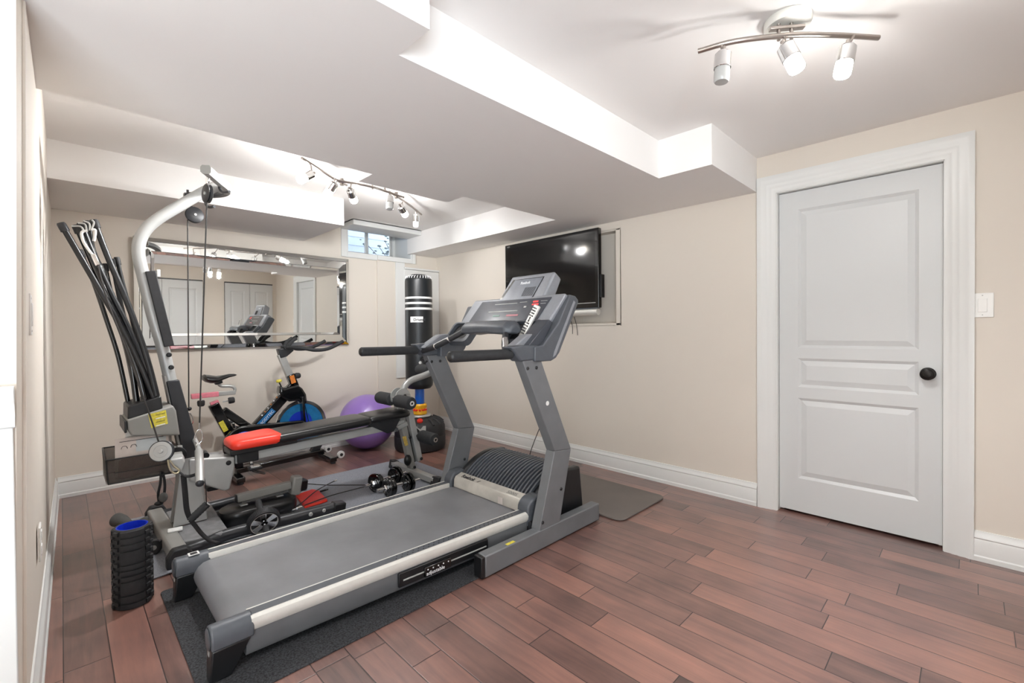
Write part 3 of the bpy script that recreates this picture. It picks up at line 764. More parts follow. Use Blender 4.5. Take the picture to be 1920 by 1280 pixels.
for s in (-1, 1):
    link('fork_blade', B().beam(Vector((1.489, 4.170, 0.604)) + Vector((0, s * .045, 0)), FW + Vector((.015, s * .045, -.06)), .018, .058), gloss_black, bk, bevel=.005)
    link('fork_decal', B().beam(Vector((1.511, 4.170, 0.531)) + Vector((0, s * .055, 0)), Vector((1.550, 4.170, 0.346)) + Vector((0, s * .055, 0)), .002, .030), label_blue, bk, label='blue fork stripe')
# chain case
def hull(c0, r0, c1, r1, n=20):
    out = []
    for i in range(n + 1):
        a = math.pi / 2 + math.pi * i / n; out.append((c0[0] + math.cos(a) * r0, c0[1] + math.sin(a) * r0))
    for i in range(n + 1):
        a = -math.pi / 2 + math.pi * i / n; out.append((c1[0] + math.cos(a) * r1, c1[1] + math.sin(a) * r1))
    return out
b = B().xz(hull((1.022, .280), .146, (1.45, .352), .055), YC - .115, YC - .070); link('chain_case', b, gloss_black, bk, bevel=.012, seg=3)
link('case_ring', B().torus((1.022, YC - .117, .280), .092, .011, (0, -1, 0), 48), deep_blue, bk, label='blue ring on the chain case')
link('crank_axle', B().cyl((1.035, YC - .15, .262), (1.035, YC + .14, .262), .014), charcoal, bk)
for s in (-1, 1):
    a0 = Vector((1.035, YC + s * .15, .262)); a1 = a0 + Vector((.03 * -s, 0, .155 * s))
    cr = link('crank_arm', B().beam(a0, a1, .015, .026, up=(1, 0, 0)), chrome, bk, bevel=.004)
    pd = link('pedal', B().box(a1.x - .045, a1.x + .045, a1.y + (s * .07 - .04), a1.y + (s * .07 + .04), a1.z - .012, a1.z + .012), charcoal, bk, bevel=.006)
    link('toe_cage', B().tube(catmull([(a1.x - .03, a1.y + s * .03, a1.z - .012), (a1.x + .05, a1.y + s * .03, a1.z - .05), (a1.x + .07, a1.y + s * .07, a1.z - .055), (a1.x + .05, a1.y + s * .11, a1.z - .05), (a1.x - .03, a1.y + s * .11, a1.z - .012)]), .004, 8), black_plastic, pd)
    link('pedal_plate', B().box(a1.x - .035, a1.x + .035, a1.y + (s * .07 - .03), a1.y + (s * .07 + .03), a1.z + .012, a1.z + .018), chrome, pd, bevel=.003)
# saddle, post and slider
link('seat_post', B().beam((0.843, 4.170, 0.631), (0.877, 4.170, 0.518), .04, .055, up=(1, 0, .3)), pink_wrap, bk)
sl0, sl1 = Vector((0.702, 4.170, 0.684)), Vector((0.990, 4.170, 0.687)); mid_ = sl0.lerp(sl1, .6)
link('seat_slider', B().beam(sl0, sl1, .035, .032), silver_paint, bk, bevel=.003)
link('slider_film', B().beam(sl0 - Vector((.006, 0, 0)), mid_, .040, .038), pink_wrap, bk, bevel=.004, label='pink protective film on the slider')
link('saddle_tube', B().tube(catmull([(0.983, 4.170, 0.684), (0.987, 4.170, 0.718), (0.957, 4.170, 0.738), (0.891, 4.170, 0.748), (0.870, 4.170, 0.787)]), .012, 12), silver_paint, bk)
sad = []
for x, w, zt, zb in ((.772, .055, .838, .800), (.785, .085, .845, .785), (.82, .09, .838, .77), (.86, .072, .828, .768), (.905, .04, .832, .79), (.95, .026, .838, .808), (.985, .022, .836, .815), (1.0, .010, .830, .822)):
    ring = []
    for j in range(16):
        a = 2 * math.pi * j / 16; ring.append((x, YC + math.cos(a) * w, (zt + zb) / 2 + math.sin(a) * (zt - zb) / 2 * (1 if math.sin(a) > 0 else .9)))
    sad.append(ring)
link('saddle', B().loft(sad), vinyl_black, bk)
link('saddle_clamp', B().beam((0.849, 4.170, 0.773), (0.899, 4.170, 0.785), .05, .03), black_plastic, bk, bevel=.006)
for nm, c, d in (('seat_knob', (0.952, 4.120, 0.632), (.9, -.2, .1)), ('slider_knob', (0.755, 4.150, 0.627), (0, 0, -1)), ('bar_knob', (1.466, 4.150, 0.786), (1, 0, 0))):
    d = Vector(d).normalized(); c = Vector(c)
    k = link(nm, B().lathe([(.0, -.022), (.022, -.022), (.026, -.012), (.024, .014), (.018, .022), (0, .024)], c, d, 12), black_rubber, bk)
    link('knob_shaft', B().cyl(c - d * .06, c - d * .02, .006, 10), light_grey, k)
link('resistance_knob', B().lathe([(0, -.012), (.020, -.010), (.024, .0), (.018, .012), (0, .014)], (1.320, 4.170, 0.750), (-.2, 0, 1), 16), label_yellow, bk, label='pale yellow resistance knob')
link('knob_shaft', B().cyl((1.320, 4.170, 0.741), (1.345, 4.170, 0.684), .006, 10), black_plastic, bk)
# handlebar
link('handlebar_post', B().beam((1.336, 4.170, 0.978), (1.420, 4.170, 0.751), .045, .055, up=(1, 0, 0)), silver_paint, bk, bevel=.004)
link('post_collar', B().beam((1.407, 4.170, 0.799), (1.450, 4.170, 0.683), .055, .065, up=(1, 0, 0)), gloss_black, bk, bevel=.006)
link('collar_label', B().beam((1.412, 4.135, 0.791), (1.429, 4.135, 0.725), .004, .038, up=(1, 0, 0)), orange_lbl, bk, label='orange label')
b = B().prism([(x, YC - .03, z) for x, y, z in ((1.306, 4.170, 1.024), (1.428, 4.170, 1.034), (1.436, 4.170, 1.006), (1.378, 4.170, 0.957), (1.327, 4.170, 0.946))], (0, .06, 0)); link('bar_clamp', b, charcoal, bk, bevel=.006)
for s in (-1, 1):
    path = catmull([Q(1.36, 1.035, s * .02), Q(1.42, 1.035, s * .11), Q(1.48, 1.025, s * .17), Q(1.56, 1.010, s * .19), Q(1.66, 1.018, s * .195), Q(1.76, 1.06, s * .195), Q(1.80, 1.082, s * .195)])
    link('outer_grip', B().tube(path, .0155, 12), foam_black, bk)
    path = catmull([Q(1.37, 1.035, s * .03), Q(1.385, 1.05, s * .045), Q(1.41, 1.085, s * .05), Q(1.45, 1.115, s * .05)])
    link('inner_grip', B().tube(path, .0155, 12), foam_black, bk)
link('grip_crossbar', B().tube([Q(1.37, 1.035, -.05), Q(1.37, 1.035, .05)], .018, 12), foam_black, bk)
# ------------------------------------------------------------------ floor mats
def slab(name, pts, z0, z1, mat, bevel=.004, rr=0.0):
    return link(name, B().prism([(x, y, z0) for x, y in pts], (0, 0, z1 - z0)), mat, None, bevel=bevel)
def rrect(x0, x1, y0, y1, r, n=8):
    out = []
    for cx, cy_, a0 in ((x1 - r, y1 - r, 0), (x0 + r, y1 - r, 90), (x0 + r, y0 + r, 180), (x1 - r, y0 + r, 270)):
        for i in range(n + 1):
            a = math.radians(a0 + 90 * i / n); out.append((cx + math.cos(a) * r, cy_ + math.sin(a) * r))
    return out
tag(slab('treadmill_mat', rrect(.300, 2.375, 1.628, 2.560, .02), 0.0005, .006, mat_fleck, .002), 'speckled black equipment mat lying under the treadmill', 'floor mat')
# thin blue-grey mat with a wavy lifted near-left corner
b = B(); nx, ny = 46, 20; V = []; F = []
for j in range(ny + 1):
    for i in range(nx + 1):
        x = .27 + (2.24 - .27) * i / nx; y = 2.70 + (3.68 - 2.70) * j / ny + .04 * (i / nx - .5) * -1
        z = .0055 + max(0, .010 * math.sin(x * 19 + .6)) * max(0, 1 - j / 3.0) * max(0, 1 - i / 16.0)
        V.append((x, y, z))
for j in range(ny):
    for i in range(nx): q = j * (nx + 1) + i; F.append((q, q + 1, q + nx + 2, q + nx + 1))
b.quadmesh(V, F)
r_ = bmesh.ops.extrude_face_region(b.bm, geom=list(b.bm.faces))
bmesh.ops.translate(b.bm, verts=[v for v in r_['geom'] if isinstance(v, bmesh.types.BMVert)], vec=(0, 0, -.0048))
tag(link('gym_mat', b, mat_grey, None), 'thin blue-grey mat under the home gym tower and dumbbells', 'floor mat')
em = slab('exercise_mat', rrect(2.385, 2.955, 1.485, 3.20, .06), .0005, .013, mat_dark, .004)
tag(em, 'brown-black rounded exercise mat between treadmill and the right wall', 'exercise mat')
link('printed_stripe', B().box(2.42, 2.60, 3.10, 3.112, .0131, .0138), white_ink, em)
text('brand_lettering', 'OZC', .07, (2.44, 2.96, .0134), (0, 1, 0), (-1, 0, 0), white_ink, em)

# ------------------------------------------------------------------ treadmill
tm = thing('treadmill', 'large graphite treadmill with silver side rails and long handrails', 'treadmill', (1.30, 2.05, .006))
def yn(x): return 1.756 - (x - .46) / 1.32 * .062        # outer line of the near rail top
def yf(x): return 2.390 - (x - .46) / 1.32 * .012        # inner line of the far rail top
ZT = .178
X0, X1 = .455, 1.79
def rail(sig):
    out = []
    for x in (X0, X1):
        y = yn(x) if sig < 0 else yf(x)
        out.append((x, y))
    return out
for sig, nm in ((-1, 'near'), (1, 'far')):
    for part, prof, mat_ in (
        ('foot_rail', [(.010, ZT - .004), (.012, ZT), (.056, ZT), (.057, ZT - .004)], grey_plastic),
        ('outer_moulding', [(.012, ZT + .001), (.004, ZT + .0015), (-.006, ZT - .005), (-.010, ZT - .018), (-.009, ZT - .034), (-.004, ZT - .046), (.006, ZT - .048), (.012, ZT - .048)], silver),
        ('inner_edge', [(.055, ZT - .04), (.055, ZT + .001), (.061, ZT + .001), (.064, ZT - .006), (.064, ZT - .04)], silver)):
        rings = []
        for x in (X0, X1):
            if sig < 0: rings.append([(x, yn(x) + d, z) for d, z in prof])
            else: rings.append([(x, yf(x) + .066 - d, z) for d, z in prof])
        link(part, B().loft(rings), mat_, tm)
# rubber studs on the foot rails, a grippy strip near the front
for sig in (-1, 1):
    b = B()
    for i in range(26):
        x = 1.02 + i * .027
        for j in range(2):
            y = (yn(x) + .025 + j * .018) if sig < 0 else (yf(x) + .066 - .025 - j * .018)
            b.lathe([(.0035, 0), (.003, .0012), (0, .0014)], (x + .013 * j, y, ZT), n=6, caps=False)
    o = link('grip_studs', b, black_plastic, tm); o['kind'] = 'stuff'
# side skirts
for sig in (-1, 1):
    rings = []
    for x in (.44, 1.80):
        y = yn(x) if sig < 0 else yf(x) + .066
        s_ = 1 if sig < 0 else -1
        rings.append([(x, y - s_ * .001, ZT - .045), (x, y + s_ * .002, .060), (x, y + s_ * .012, .045), (x, y + s_ * .045, .045), (x, y + s_ * .045, ZT - .045)])
    link('side_skirt', B().loft(rings), grey_metal, tm)
# stride sensor track with its plate
def skirt_pt(x, z, h): return (x, yn(x) - h, z)
b = B().loft([[skirt_pt(1.01, .128, .0), skirt_pt(1.01, .128, .012), skirt_pt(1.01, .066, .012), skirt_pt(1.01, .066, .0)], [skirt_pt(1.50, .128, .0), skirt_pt(1.50, .128, .012), skirt_pt(1.50, .066, .012), skirt_pt(1.50, .066, .0)]])
link('side_panel', b, black_plastic, tm, bevel=.004)
link('slide_rod', B().tube([skirt_pt(1.03, .094, .013), skirt_pt(1.485, .094, .013)], .0035, 8), light_grey, tm)
link('adjuster_plate', B().prism([skirt_pt(1.13, .116, .012), skirt_pt(1.27, .116, .012), skirt_pt(1.27, .072, .012), skirt_pt(1.13, .072, .012)], (0, -.012, 0)), gloss_black, tm, bevel=.003)
for i in range(5): link('adjuster_dot', B().lathe([(.0032, 0), (.003, .0012), (0, .0013)], skirt_pt(1.145 + i * .027, .104, .0245), (0, -1, 0), 8), white_ink, tm)
text('adjuster_lettering', 'adjustable', .024, skirt_pt(1.137, .079, .0248), (1, -.047, 0), (0, 0, 1), white_ink, tm)
# belt over a rounded rear roller
b = B(); rings = []
prof = [(X1 + .10, ZT - .024), (.455, ZT - .024)]
for i in range(1, 9):
    a = math.pi * i / 8; prof.append((.455 - math.sin(a) * .058, ZT - .024 - .058 + math.cos(a) * .058))
prof += [(X1 + .1, ZT - .14)]
def beltring(y): return [(x, y, z) for x, z in prof]
b.prism([(x, yn(x) + .066, z) for x, z in prof], (0, .001, 0))
b = B(); b.loft([[(x, yn(max(x, .4)) + .066, z) for x, z in prof], [(x, yf(max(x, .4)) - .001, z) for x, z in prof]])
link('running_belt', b, belt_mat, tm, angle=40)
link('deck_bed', B().box(.52, 1.86, 1.80, 2.36, .062, .09), charcoal, tm)
# rear end caps and feet
for sig in (-1, 1):
    yc = yn(.40) + .026 if sig < 0 else yf(.40) + .040
    prof = []
    for i in range(9):
        a = math.pi * i / 8; prof.append((math.cos(a) * .042, ZT - .032 + math.sin(a) * .040))
    prof = prof + [(-.042, ZT - .062), (.042, ZT - .062)]
    cap = B().prism([(.335, yc + dy, z) for dy, z in prof], (.128, 0, 0))
    c = link('end_cap', cap, grey_plastic, tm, bevel=.006, seg=3)
    link('cap_disc', B().lathe([(.033, 0), (.035, .003), (.031, .005), (0, .006)], (.335, yc, ZT - .034), (-1, 0, 0), 28), grey_plastic, c)
    link('cap_window', B().box(.333, .335, yc - .010, yc + .008, ZT - .088, ZT - .072), light_grey, c)
    ft = B().loft([[(.336, yc - .040, ZT - .060), (.455, yc - .040, ZT - .060), (.455, yc + .036, ZT - .060), (.336, yc + .036, ZT - .060)],
                   [(.330, yc - .028, .006), (.395, yc - .028, .006), (.395, yc + .018, .006), (.330, yc + .018, .006)]])
    link('rear_foot', ft, black_plastic, tm, bevel=.006, seg=2)
    if sig > 0:
        link('cap_badge', B().box(.385, .425, yc - .022, yc + .014, ZT + .0075, ZT + .0095), label_white, c); link('badge_print', B().box(.392, .418, yc - .016, yc + .008, ZT + .0096, ZT + .0100), ink, c)
# rear roller housing bottom
# floor rails either side of the machine
for y0, y1 in ((1.598, 1.656), (2.452, 2.510)):
    link('base_rail', B().box(1.395, 2.318, y0, y1, .0065, .108), grey_metal, tm, bevel=.006)
    link('rail_cap', B().box(1.372, 1.396, y0 + .001, y1 - .001, .0065, .107), black_plastic, tm, bevel=.005)
link('rail_tag', B().box(1.545, 1.60, 1.604, 1.622, .1075, .1088), label_yellow, tm, label='small yellow sticker')
link('cross_beam', B().box(2.20, 2.27, 1.64, 2.47, .02, .07), grey_metal, tm, bevel=.004)
# uprights with a knee, wider at the knee
for y0, y1 in ((1.600, 1.662), (2.448, 2.506)):
    pts = [(1.775, .105), (1.945, .105), (2.052, .492), (1.790, 1.02), (1.655, 1.02), (1.903, .500)]
    up_ = link('upright', B().xz([(1.775, .105), (1.945, .105), (2.048, .490), (1.903, .503)], y0, y1), grey_metal, tm, bevel=.004)
    link('upright_arm', B().xz([(1.903, .503), (2.048, .490), (1.787, 1.03), (1.648, 1.03)], y0, y1), grey_metal, tm, bevel=.004)
    for x, z in ((1.80, .145), (1.955, .285), (1.694, .968), (1.760, .968)):
        link('bolt', B().lathe([(.009, 0), (.009, .003), (.006, .006), (0, .0065)], (x, y0, z), (0, -1, 0), 14), black_plastic, up_)
    if y0 < 2: link('badge', B().lathe([(.0125, 0), (.012, .0015), (0, .0017)], (1.846, y0, .772), (0, -1, 0), 24), label_white, tm)
# motor hood with curved louvres
hx0, hx1 = 1.83, 2.26
hy0, hy1 = 1.70, 2.40
def hood_z(x):
    t = (x - hx0) / (hx1 - hx0)
    return .175 + .150 * math.sin(min(1, t * 1.15) * math.pi * .62) ** .8 if t > 0 else .175
hp = [(hx0, .07)] + [(hx0 + (hx1 - hx0) * i / 18, hood_z(hx0 + (hx1 - hx0) * i / 18)) for i in range(19)] + [(hx1 + .015, .07)]
link('motor_hood', B().xz(hp, hy0 + .03, hy1 - .03), black_plastic, tm, bevel=.012)
for i in range(21):
    y = hy0 + .060 + i * .0280
    seg = [(x, z) for x, z in hp if hx0 + .01 < x < hx1 - .04]
    ring = [(x, z + .020) for x, z in seg] + [(x, z - .006) for x, z in reversed(seg)]
    link('louvre', B().xz(ring, y, y + .0125), grey_plastic, tm, bevel=.001)
for y0, y1 in ((hy0 - .005, hy0 + .048), (hy1 - .048, hy1 + .005)):
    q = [(x, z + (.012 if i else 0)) for i, (x, z) in enumerate(hp[:-1])] + [(hx1 + .03, .07)]
    link('hood_side', B().xz(q, y0, y1), black_plastic, tm, bevel=.014, seg=3)
link('hood_collar', B().box(1.80, 1.90, 1.745, 1.795, .10, .185), black_plastic, tm, bevel=.01)
# rounded shoulder caps where the rails meet the hood
for y0, y1 in ((1.682, 1.768), (2.368, 2.446)):
    q = [(1.775, .10), (1.775, .185)] + [(1.775 + .075 * (1 - math.cos(a)), .185 + .062 * math.sin(a)) for a in [math.pi / 2 * i / 6 for i in range(1, 7)]] + [(1.90, .247), (1.90, .10)]
    link('shoulder_cap', B().xz(q, y0, y1), grey_plastic, tm, bevel=.012, seg=3)
link('pivot_cylinder', B().cyl((1.80, 1.690, .05), (1.80, 1.690, .13), .022, 20), charcoal, tm)
# silver name strip across the front of the belt
sp = [(1.795, .155), (1.800, .205), (1.812, .222), (1.862, .238), (1.862, .155)]
nst = link('name_strip', B().xz(sp, 1.765, 2.365), worn_silver, tm, bevel=.004, label='worn silver name strip')
ns = Vector((.050, 0, .016)).normalized()
text('brand_lettering', 'Reebok', .040, Vector((1.818, 2.315, .2255)), (0, -1, 0), ns, ink, nst, bold=.0008)
text('brand_mark', '//', .030, Vector((1.820, 2.165, .2262)), (0, -1, 0), ns, ink, nst, shear=.4)
text('model_lettering', '5000S', .034, Vector((1.820, 1.90, .2262)), (0, -1, 0), ns, mid_grey, nst)
link('torn_patch', B().xz([(1.7935, .160), (1.7935, .200), (1.7925, .200), (1.7925, .160)], 1.90, 1.94), paper, nst)
# handrails
for y, sg in ((1.632, -1), (2.478, 1)):
    x0 = 1.224
    link('handrail', B().tube([(x0, y, 1.048), (x0 + .006, y, 1.048), (1.60, y, 1.044)], [.021, .026, .026, .026], n=20), foam_black, tm)
    link('handrail_end', B().sphere((x0 + .004, y, 1.048), .0235, 16, 10, (.45, 1, 1)), black_plastic, tm)
    link('rail_socket', B().xz([(1.572, 1.082), (1.66, 1.088), (1.80, 1.082), (1.80, 1.01), (1.64, 1.005)], y - .038, y + .038), grey_plastic, tm, bevel=.010, seg=3)
# console: side cheeks, dished panels, centre panel, display pod
for y0, y1, s_ in ((1.585, 1.648, -1), (2.405, 2.455, 1)):
    q = [(1.735, 1.000), (1.865, .998), (1.905, 1.012), (1.935, 1.040), (2.108, 1.320), (2.106, 1.336), (2.080, 1.356), (2.030, 1.362), (1.930, 1.205), (1.80, 1.085), (1.735, 1.078)]
    if s_ > 0: q = [(x - (.030 if z > 1.25 else 0), z - (.03 if z > 1.25 else 0)) for x, z in q]
    link('console_cheek', B().xz(q, y0, y1), grey_plastic, tm, bevel=.018, seg=4)
link('cheek_inset', B().xz([(1.705, 1.083), (1.875, 1.222), (1.905, 1.205), (1.80, 1.065), (1.74, 1.05)], 1.606, 1.700), M('inset_plastic', (58, 62, 70), .3, mottle=(20, .1)), tm, bevel=.006, seg=3, label='dark smooth inset panel')
link('cheek_highlight', B().xz([(1.876, 1.018), (1.900, 1.030), (2.075, 1.320), (2.060, 1.330), (1.885, 1.045)], 1.5835, 1.5855), console_grey, tm)  # lighter band paints the highlight along the rounded cheek edge
# lower arms carrying the trays, silver grey front edges
for y0, y1 in ((1.640, 1.70), (2.41, 2.47)):
    q = [(1.600, 1.060), (1.66, 1.050), (1.78, 1.055), (1.86, 1.10), (1.80, 1.145), (1.735, 1.140)]
    link('tray_arm', B().xz(q, y0, y1), console_grey, tm, bevel=.008, seg=3)
pn = Vector((2.010 - 1.905, 0, 1.372 - 1.205)).normalized()          # up the panel
pz = Vector((-pn.z, 0, pn.x))                                        # out of the panel, towards the runner
PB = Vector((1.905, 0, 1.205)); PL = (Vector((2.010, 0, 1.372)) - PB).length
def pp(s_, y, h): v = PB + pn * s_ + pz * h; return (v.x, y, v.z)
b = B().loft([[pp(0, 1.640, 0), pp(PL, 1.600, 0), pp(PL, 1.600, -.065), pp(0, 1.640, -.09)], [pp(0, 2.43, 0), pp(PL, 2.385, 0), pp(PL, 2.385, -.065), pp(0, 2.43, -.09)]])
link('console_panel', b, console_grey, tm, bevel=.012, seg=3)
b = B().loft([[pp(.012, 1.735, .001), pp(PL - .025, 1.690, .001), pp(PL - .025, 1.690, .004), pp(.012, 1.735, .004)], [pp(.012, 2.335, .001), pp(PL - .025, 2.29, .001), pp(PL - .025, 2.29, .004), pp(.012, 2.335, .004)]])
kp = link('control_overlay', b, M('overlay_film', (70, 74, 82), .22, .1, mottle=(18, .12), coat=.3), tm, label='glossy dark keypad overlay')
for k, (s_, y, w, hh, m_) in enumerate(((PL - .055, 1.800, .040, .010, led_red), (PL - .075, 1.795, .050, .010, led_red), (PL - .050, 1.735, .05, .003, light_grey), (PL - .068, 1.735, .04, .003, light_grey), (PL - .05, 1.90, .06, .003, light_grey), (PL - .09, 1.87, .02, .012, light_grey), (.05, 1.95, .10, .012, M('keypad_pink', (190, 120, 130), .4, mottle=(40, .1))), (.05, 2.09, .06, .012, M('keypad_green', (120, 150, 140), .4, mottle=(40, .1))), (PL - .055, 2.05, .2, .004, light_grey), (PL - .11, 2.05, .26, .004, light_grey), (.085, 2.05, .26, .004, light_grey))):
    link('key_print', B().loft([[pp(s_, y - w / 2, .0042), pp(s_ + hh, y - w / 2, .0042), pp(s_ + hh, y - w / 2, .0052), pp(s_, y - w / 2, .0052)], [pp(s_, y + w / 2, .0042), pp(s_ + hh, y + w / 2, .0042), pp(s_ + hh, y + w / 2, .0052), pp(s_, y + w / 2, .0052)]]), m_, kp)
# display pod
DB, DT = Vector((2.000, 0, 1.350)), Vector((2.075, 0, 1.512))
dn = (DT - DB).normalized(); dz = Vector((-dn.z, 0, dn.x)); DL = (DT - DB).length
def dp(s_, y, h): v = DB + dn * s_ + dz * h; return (v.x, y, v.z)
b = B().loft([[dp(-.03, 1.770, 0), dp(DL, 1.730, 0), dp(DL - .012, 1.730, -.075), dp(-.03, 1.770, -.10)], [dp(-.03, 2.155, 0), dp(DL, 2.09, 0), dp(DL - .012, 2.09, -.075), dp(-.03, 2.155, -.10)]])
link('display_pod', b, console_grey, tm, bevel=.014, seg=3)
b = B().loft([[dp(.004, 1.848, .0006), dp(DL - .030, 1.803, .0006), dp(DL - .030, 1.803, .0016), dp(.004, 1.848, .0016)], [dp(.004, 2.135, .0006), dp(DL - .030, 2.065, .0006), dp(DL - .030, 2.065, .0016), dp(.004, 2.135, .0016)]])
link('display_recess', b, gloss_black, tm)
b = B().loft([[dp(.006, 1.853, .0018), dp(DL - .034, 1.809, .0018), dp(DL - .034, 1.809, .003), dp(.006, 1.853, .003)], [dp(.006, 2.112, .0018), dp(DL - .034, 2.046, .0018), dp(DL - .034, 2.046, .003), dp(.006, 2.112, .003)]])
ds = link('display_window', b, M('display_film', (128, 132, 140), .3, .1, mottle=(14, .14)), tm)
text('brand_lettering', 'Reebok', .026, dp(DL - .070, 1.985, .0035), (0, -1, 0), dn, white_ink, ds, bold=.0006)
for i in range(9):
    y = 1.94 - i * .0105
    link('slot', B().loft([[dp(.022, y, .0032), dp(.082, y - .012, .0032), dp(.082, y - .012, .0042), dp(.022, y, .0042)], [dp(.022, y + .004, .0032), dp(.082, y - .008, .0032), dp(.082, y - .008, .0042), dp(.022, y + .004, .0042)]]), charcoal, ds)
# accessory trays: rounded wells sloping forward
for ya, yb in ((1.655, 1.885), (2.215, 2.445)):
    o_ = [Vector((1.782, 0, 1.098)), Vector((1.885, 0, 1.222))]
    td = (o_[1] - o_[0]).normalized(); tz = Vector((-td.z, 0, td.x)); TL = (o_[1] - o_[0]).length
    def tp(s_, y, h): v = o_[0] + td * s_ + tz * h; return (v.x, y, v.z)
    outer = [(s_, y) for s_, y in rrect(0, TL, ya, yb, .03, 5)]; inner = [(s_, y) for s_, y in rrect(.020, TL - .012, ya + .022, yb - .022, .028, 5)]
    rings = [[tp(s_, y, -.045) for s_, y in outer], [tp(s_, y, 0) for s_, y in outer], [tp(s_, y, .003) for s_, y in inner], [tp(s_, y, -.038) for s_, y in inner]]
    b = B().loft(rings); t_ = link('tray', b, grey_plastic, tm)
    link('tray_liner', B().loft([[tp(s_, y, -.020) for s_, y in inner], [tp(s_, y, -.037) for s_, y in inner]]), black_rubber, t_)
# heart-rate grip: moulded yoke on two bent tubes
yk = [(1.705, 1.145), (1.700, 1.185), (1.735, 1.215), (1.800, 1.222), (1.842, 1.200), (1.846, 1.160), (1.800, 1.138)]
rings = []
for y, sc_, dz_ in ((1.760, .55, -.012), (1.790, .92, 0), (1.87, 1.0, 0), (1.94, .93, .003), (2.02, .93, .003), (2.09, 1.0, 0), (2.16, .92, 0), (2.19, .5, -.012)):
    cx, cz = 1.772, 1.178
    rings.append([(cx + (x - cx) * sc_ , y, cz + (z - cz) * sc_ + dz_) for x, z in yk])
link('pulse_yoke', B().loft(rings), grey_plastic, tm, bevel=.010, seg=3)
for s_ in (-1, 1):
    yA, yB_, yC_ = (1.66, 1.73, 1.80) if s_ < 0 else (2.45, 2.33, 2.20)
    path = catmull([(1.628, yA, 1.040), (1.660, yB_, 1.075), (1.735, yC_, 1.150), (1.765, yC_ - s_ * .03, 1.17)])
    tbx = link('grip_tube', B().tube(path, .0185, 16), charcoal, tm)
    link('pulse_sensor', B().tube([Vector(path[5]), Vector(path[9])], .0190, 16), chrome, tbx)
# black cable bracket under the far socket
link('safety_clip', B().tube(catmull([(1.62, 2.44, 1.00), (1.60, 2.43, .985), (1.615, 2.42, .965), (1.64, 2.42, .975)]), .006, 8), black_plastic, tm)
link('clip_knob', B().cyl((1.588, 2.42, .968), (1.615, 2.44, .966), .009, 12), light_grey, tm)
pcd = link('power_cord', B().tube(catmull([(2.27, 2.2, .02), (2.62, 2.3, .017), (2.944, 2.657, 0.017), (2.990, 2.802, 0.017), (2.99, 2.80, .06), (3.06, 2.82, .14), (3.20, 2.86, .27)]), .004, 8), cable_mat, tm)
po = thing('power_outlet', 'low outlet with a black plug behind the treadmill upright', 'power outlet', (XR, 2.87, .28))
link('plate', B().box(XR - .006, XR, 2.83, 2.91, .22, .34), switch_white, po, bevel=.002)
link('plug', B().box(XR - .045, XR - .006, 2.85, 2.88, .26, .29), black_plastic, po, bevel=.005)
# remote control standing in the near tray
ra, rb2 = Vector((1.815, 1.760, 1.125)), Vector((1.875, 1.690, 1.300)); rd = (rb2 - ra).normalized()
rx = Vector((-.05, -1, 0)); rx = (rx - rd * rx.dot(rd)).normalized(); rn = rd.cross(rx).normalized()
if rn.x > 0: rn = -rn
Rm = Matrix((rx, rd, rx.cross(rd))).transposed()
rc = thing('remote_control', 'slim silver remote control standing in the treadmill tray', 'remote control', tuple(ra))
Lr = (rb2 - ra).length
link('body', B().obox((ra + rb2) / 2, (.046, Lr, .018), Rm), silver, rc, bevel=.006, seg=3)
b = None
sg_ = 1 if rx.cross(rd).dot(Vector((-1, -.5, .3))) > 0 else -1
for i in range(11):
    for j in range(3):
        c = ra + rd * (Lr * (.12 + .078 * i)) + rx * (.012 * (j - 1)) + rx.cross(rd) * (.0096 * sg_)
        if i in (5, 6) and j != 1: continue
        link('button', B().obox(c, (.008, .008 if i not in (5, 6) else .014, .003), Rm), ink if (i + j) % 4 else mid_grey, rc)
# ------------------------------------------------------------------ rod-resistance home gym
YG = 3.15
gm = thing('home_gym', 'grey rod-resistance home gym tower with cables and a red and black bench', 'home gym', (.9, YG, .006))
def G(x, z, y=0.0): return (x, YG + y, z)
# base frame
link('base_crossbar', B().beam((.405, 2.80, .058), (.395, 3.53, .058), .075, .065), mid_grey, gm, bevel=.012, seg=3)
for y, s_ in ((2.795, -1), (3.535, 1)):
    b = B().prism([(.350, y, .0065), (.440, y, .0065), (.462, y, .055), (.435, y, .100), (.375, y, .100), (.350, y, .060)], (0, .050 * s_, 0)); link('end_cap', b, black_rubber, gm, bevel=.008)
ft = B().prism([(.435, 2.87, .060), (.600, 2.845, .060), (.640, 2.90, .060), (.660, 3.40, .060), (.60, 3.45, .060), (.435, 3.43, .060)], (0, 0, .026)); link('foot_plate', ft, dirt_grey, gm, bevel=.008, seg=3)
for s_ in (-1, 1):
    path = catmull([(.43, YG + s_ * .335 - .0, .055), (.52, YG + s_ * .315, .055), (.60, YG + s_ * .275, .055), (.70, YG + s_ * .268, .055), (.85, YG + s_ * .285, .055), (1.215, YG + s_ * .315, .055)])
    link('floor_tube', B().tube(path, .032, 16), charcoal, gm)
    link('tube_end', B().beam((1.20, YG + s_ * .314, .055), (1.275, YG + s_ * .318, .045), .075, .07), black_plastic, gm, bevel=.01)
    for x in (1.06, 1.14): link('bolt', B().lathe([(.012, 0), (.012, .006), (.008, .010), (0, .010)], (x, YG + s_ * .302 - .03 * 1, .062), (0, -1, 0), 14), light_grey, gm)
link('floor_foot', B().beam((1.02, 3.42, .02), (1.16, 3.44, .02), .05, .03), black_rubber, gm, bevel=.006)
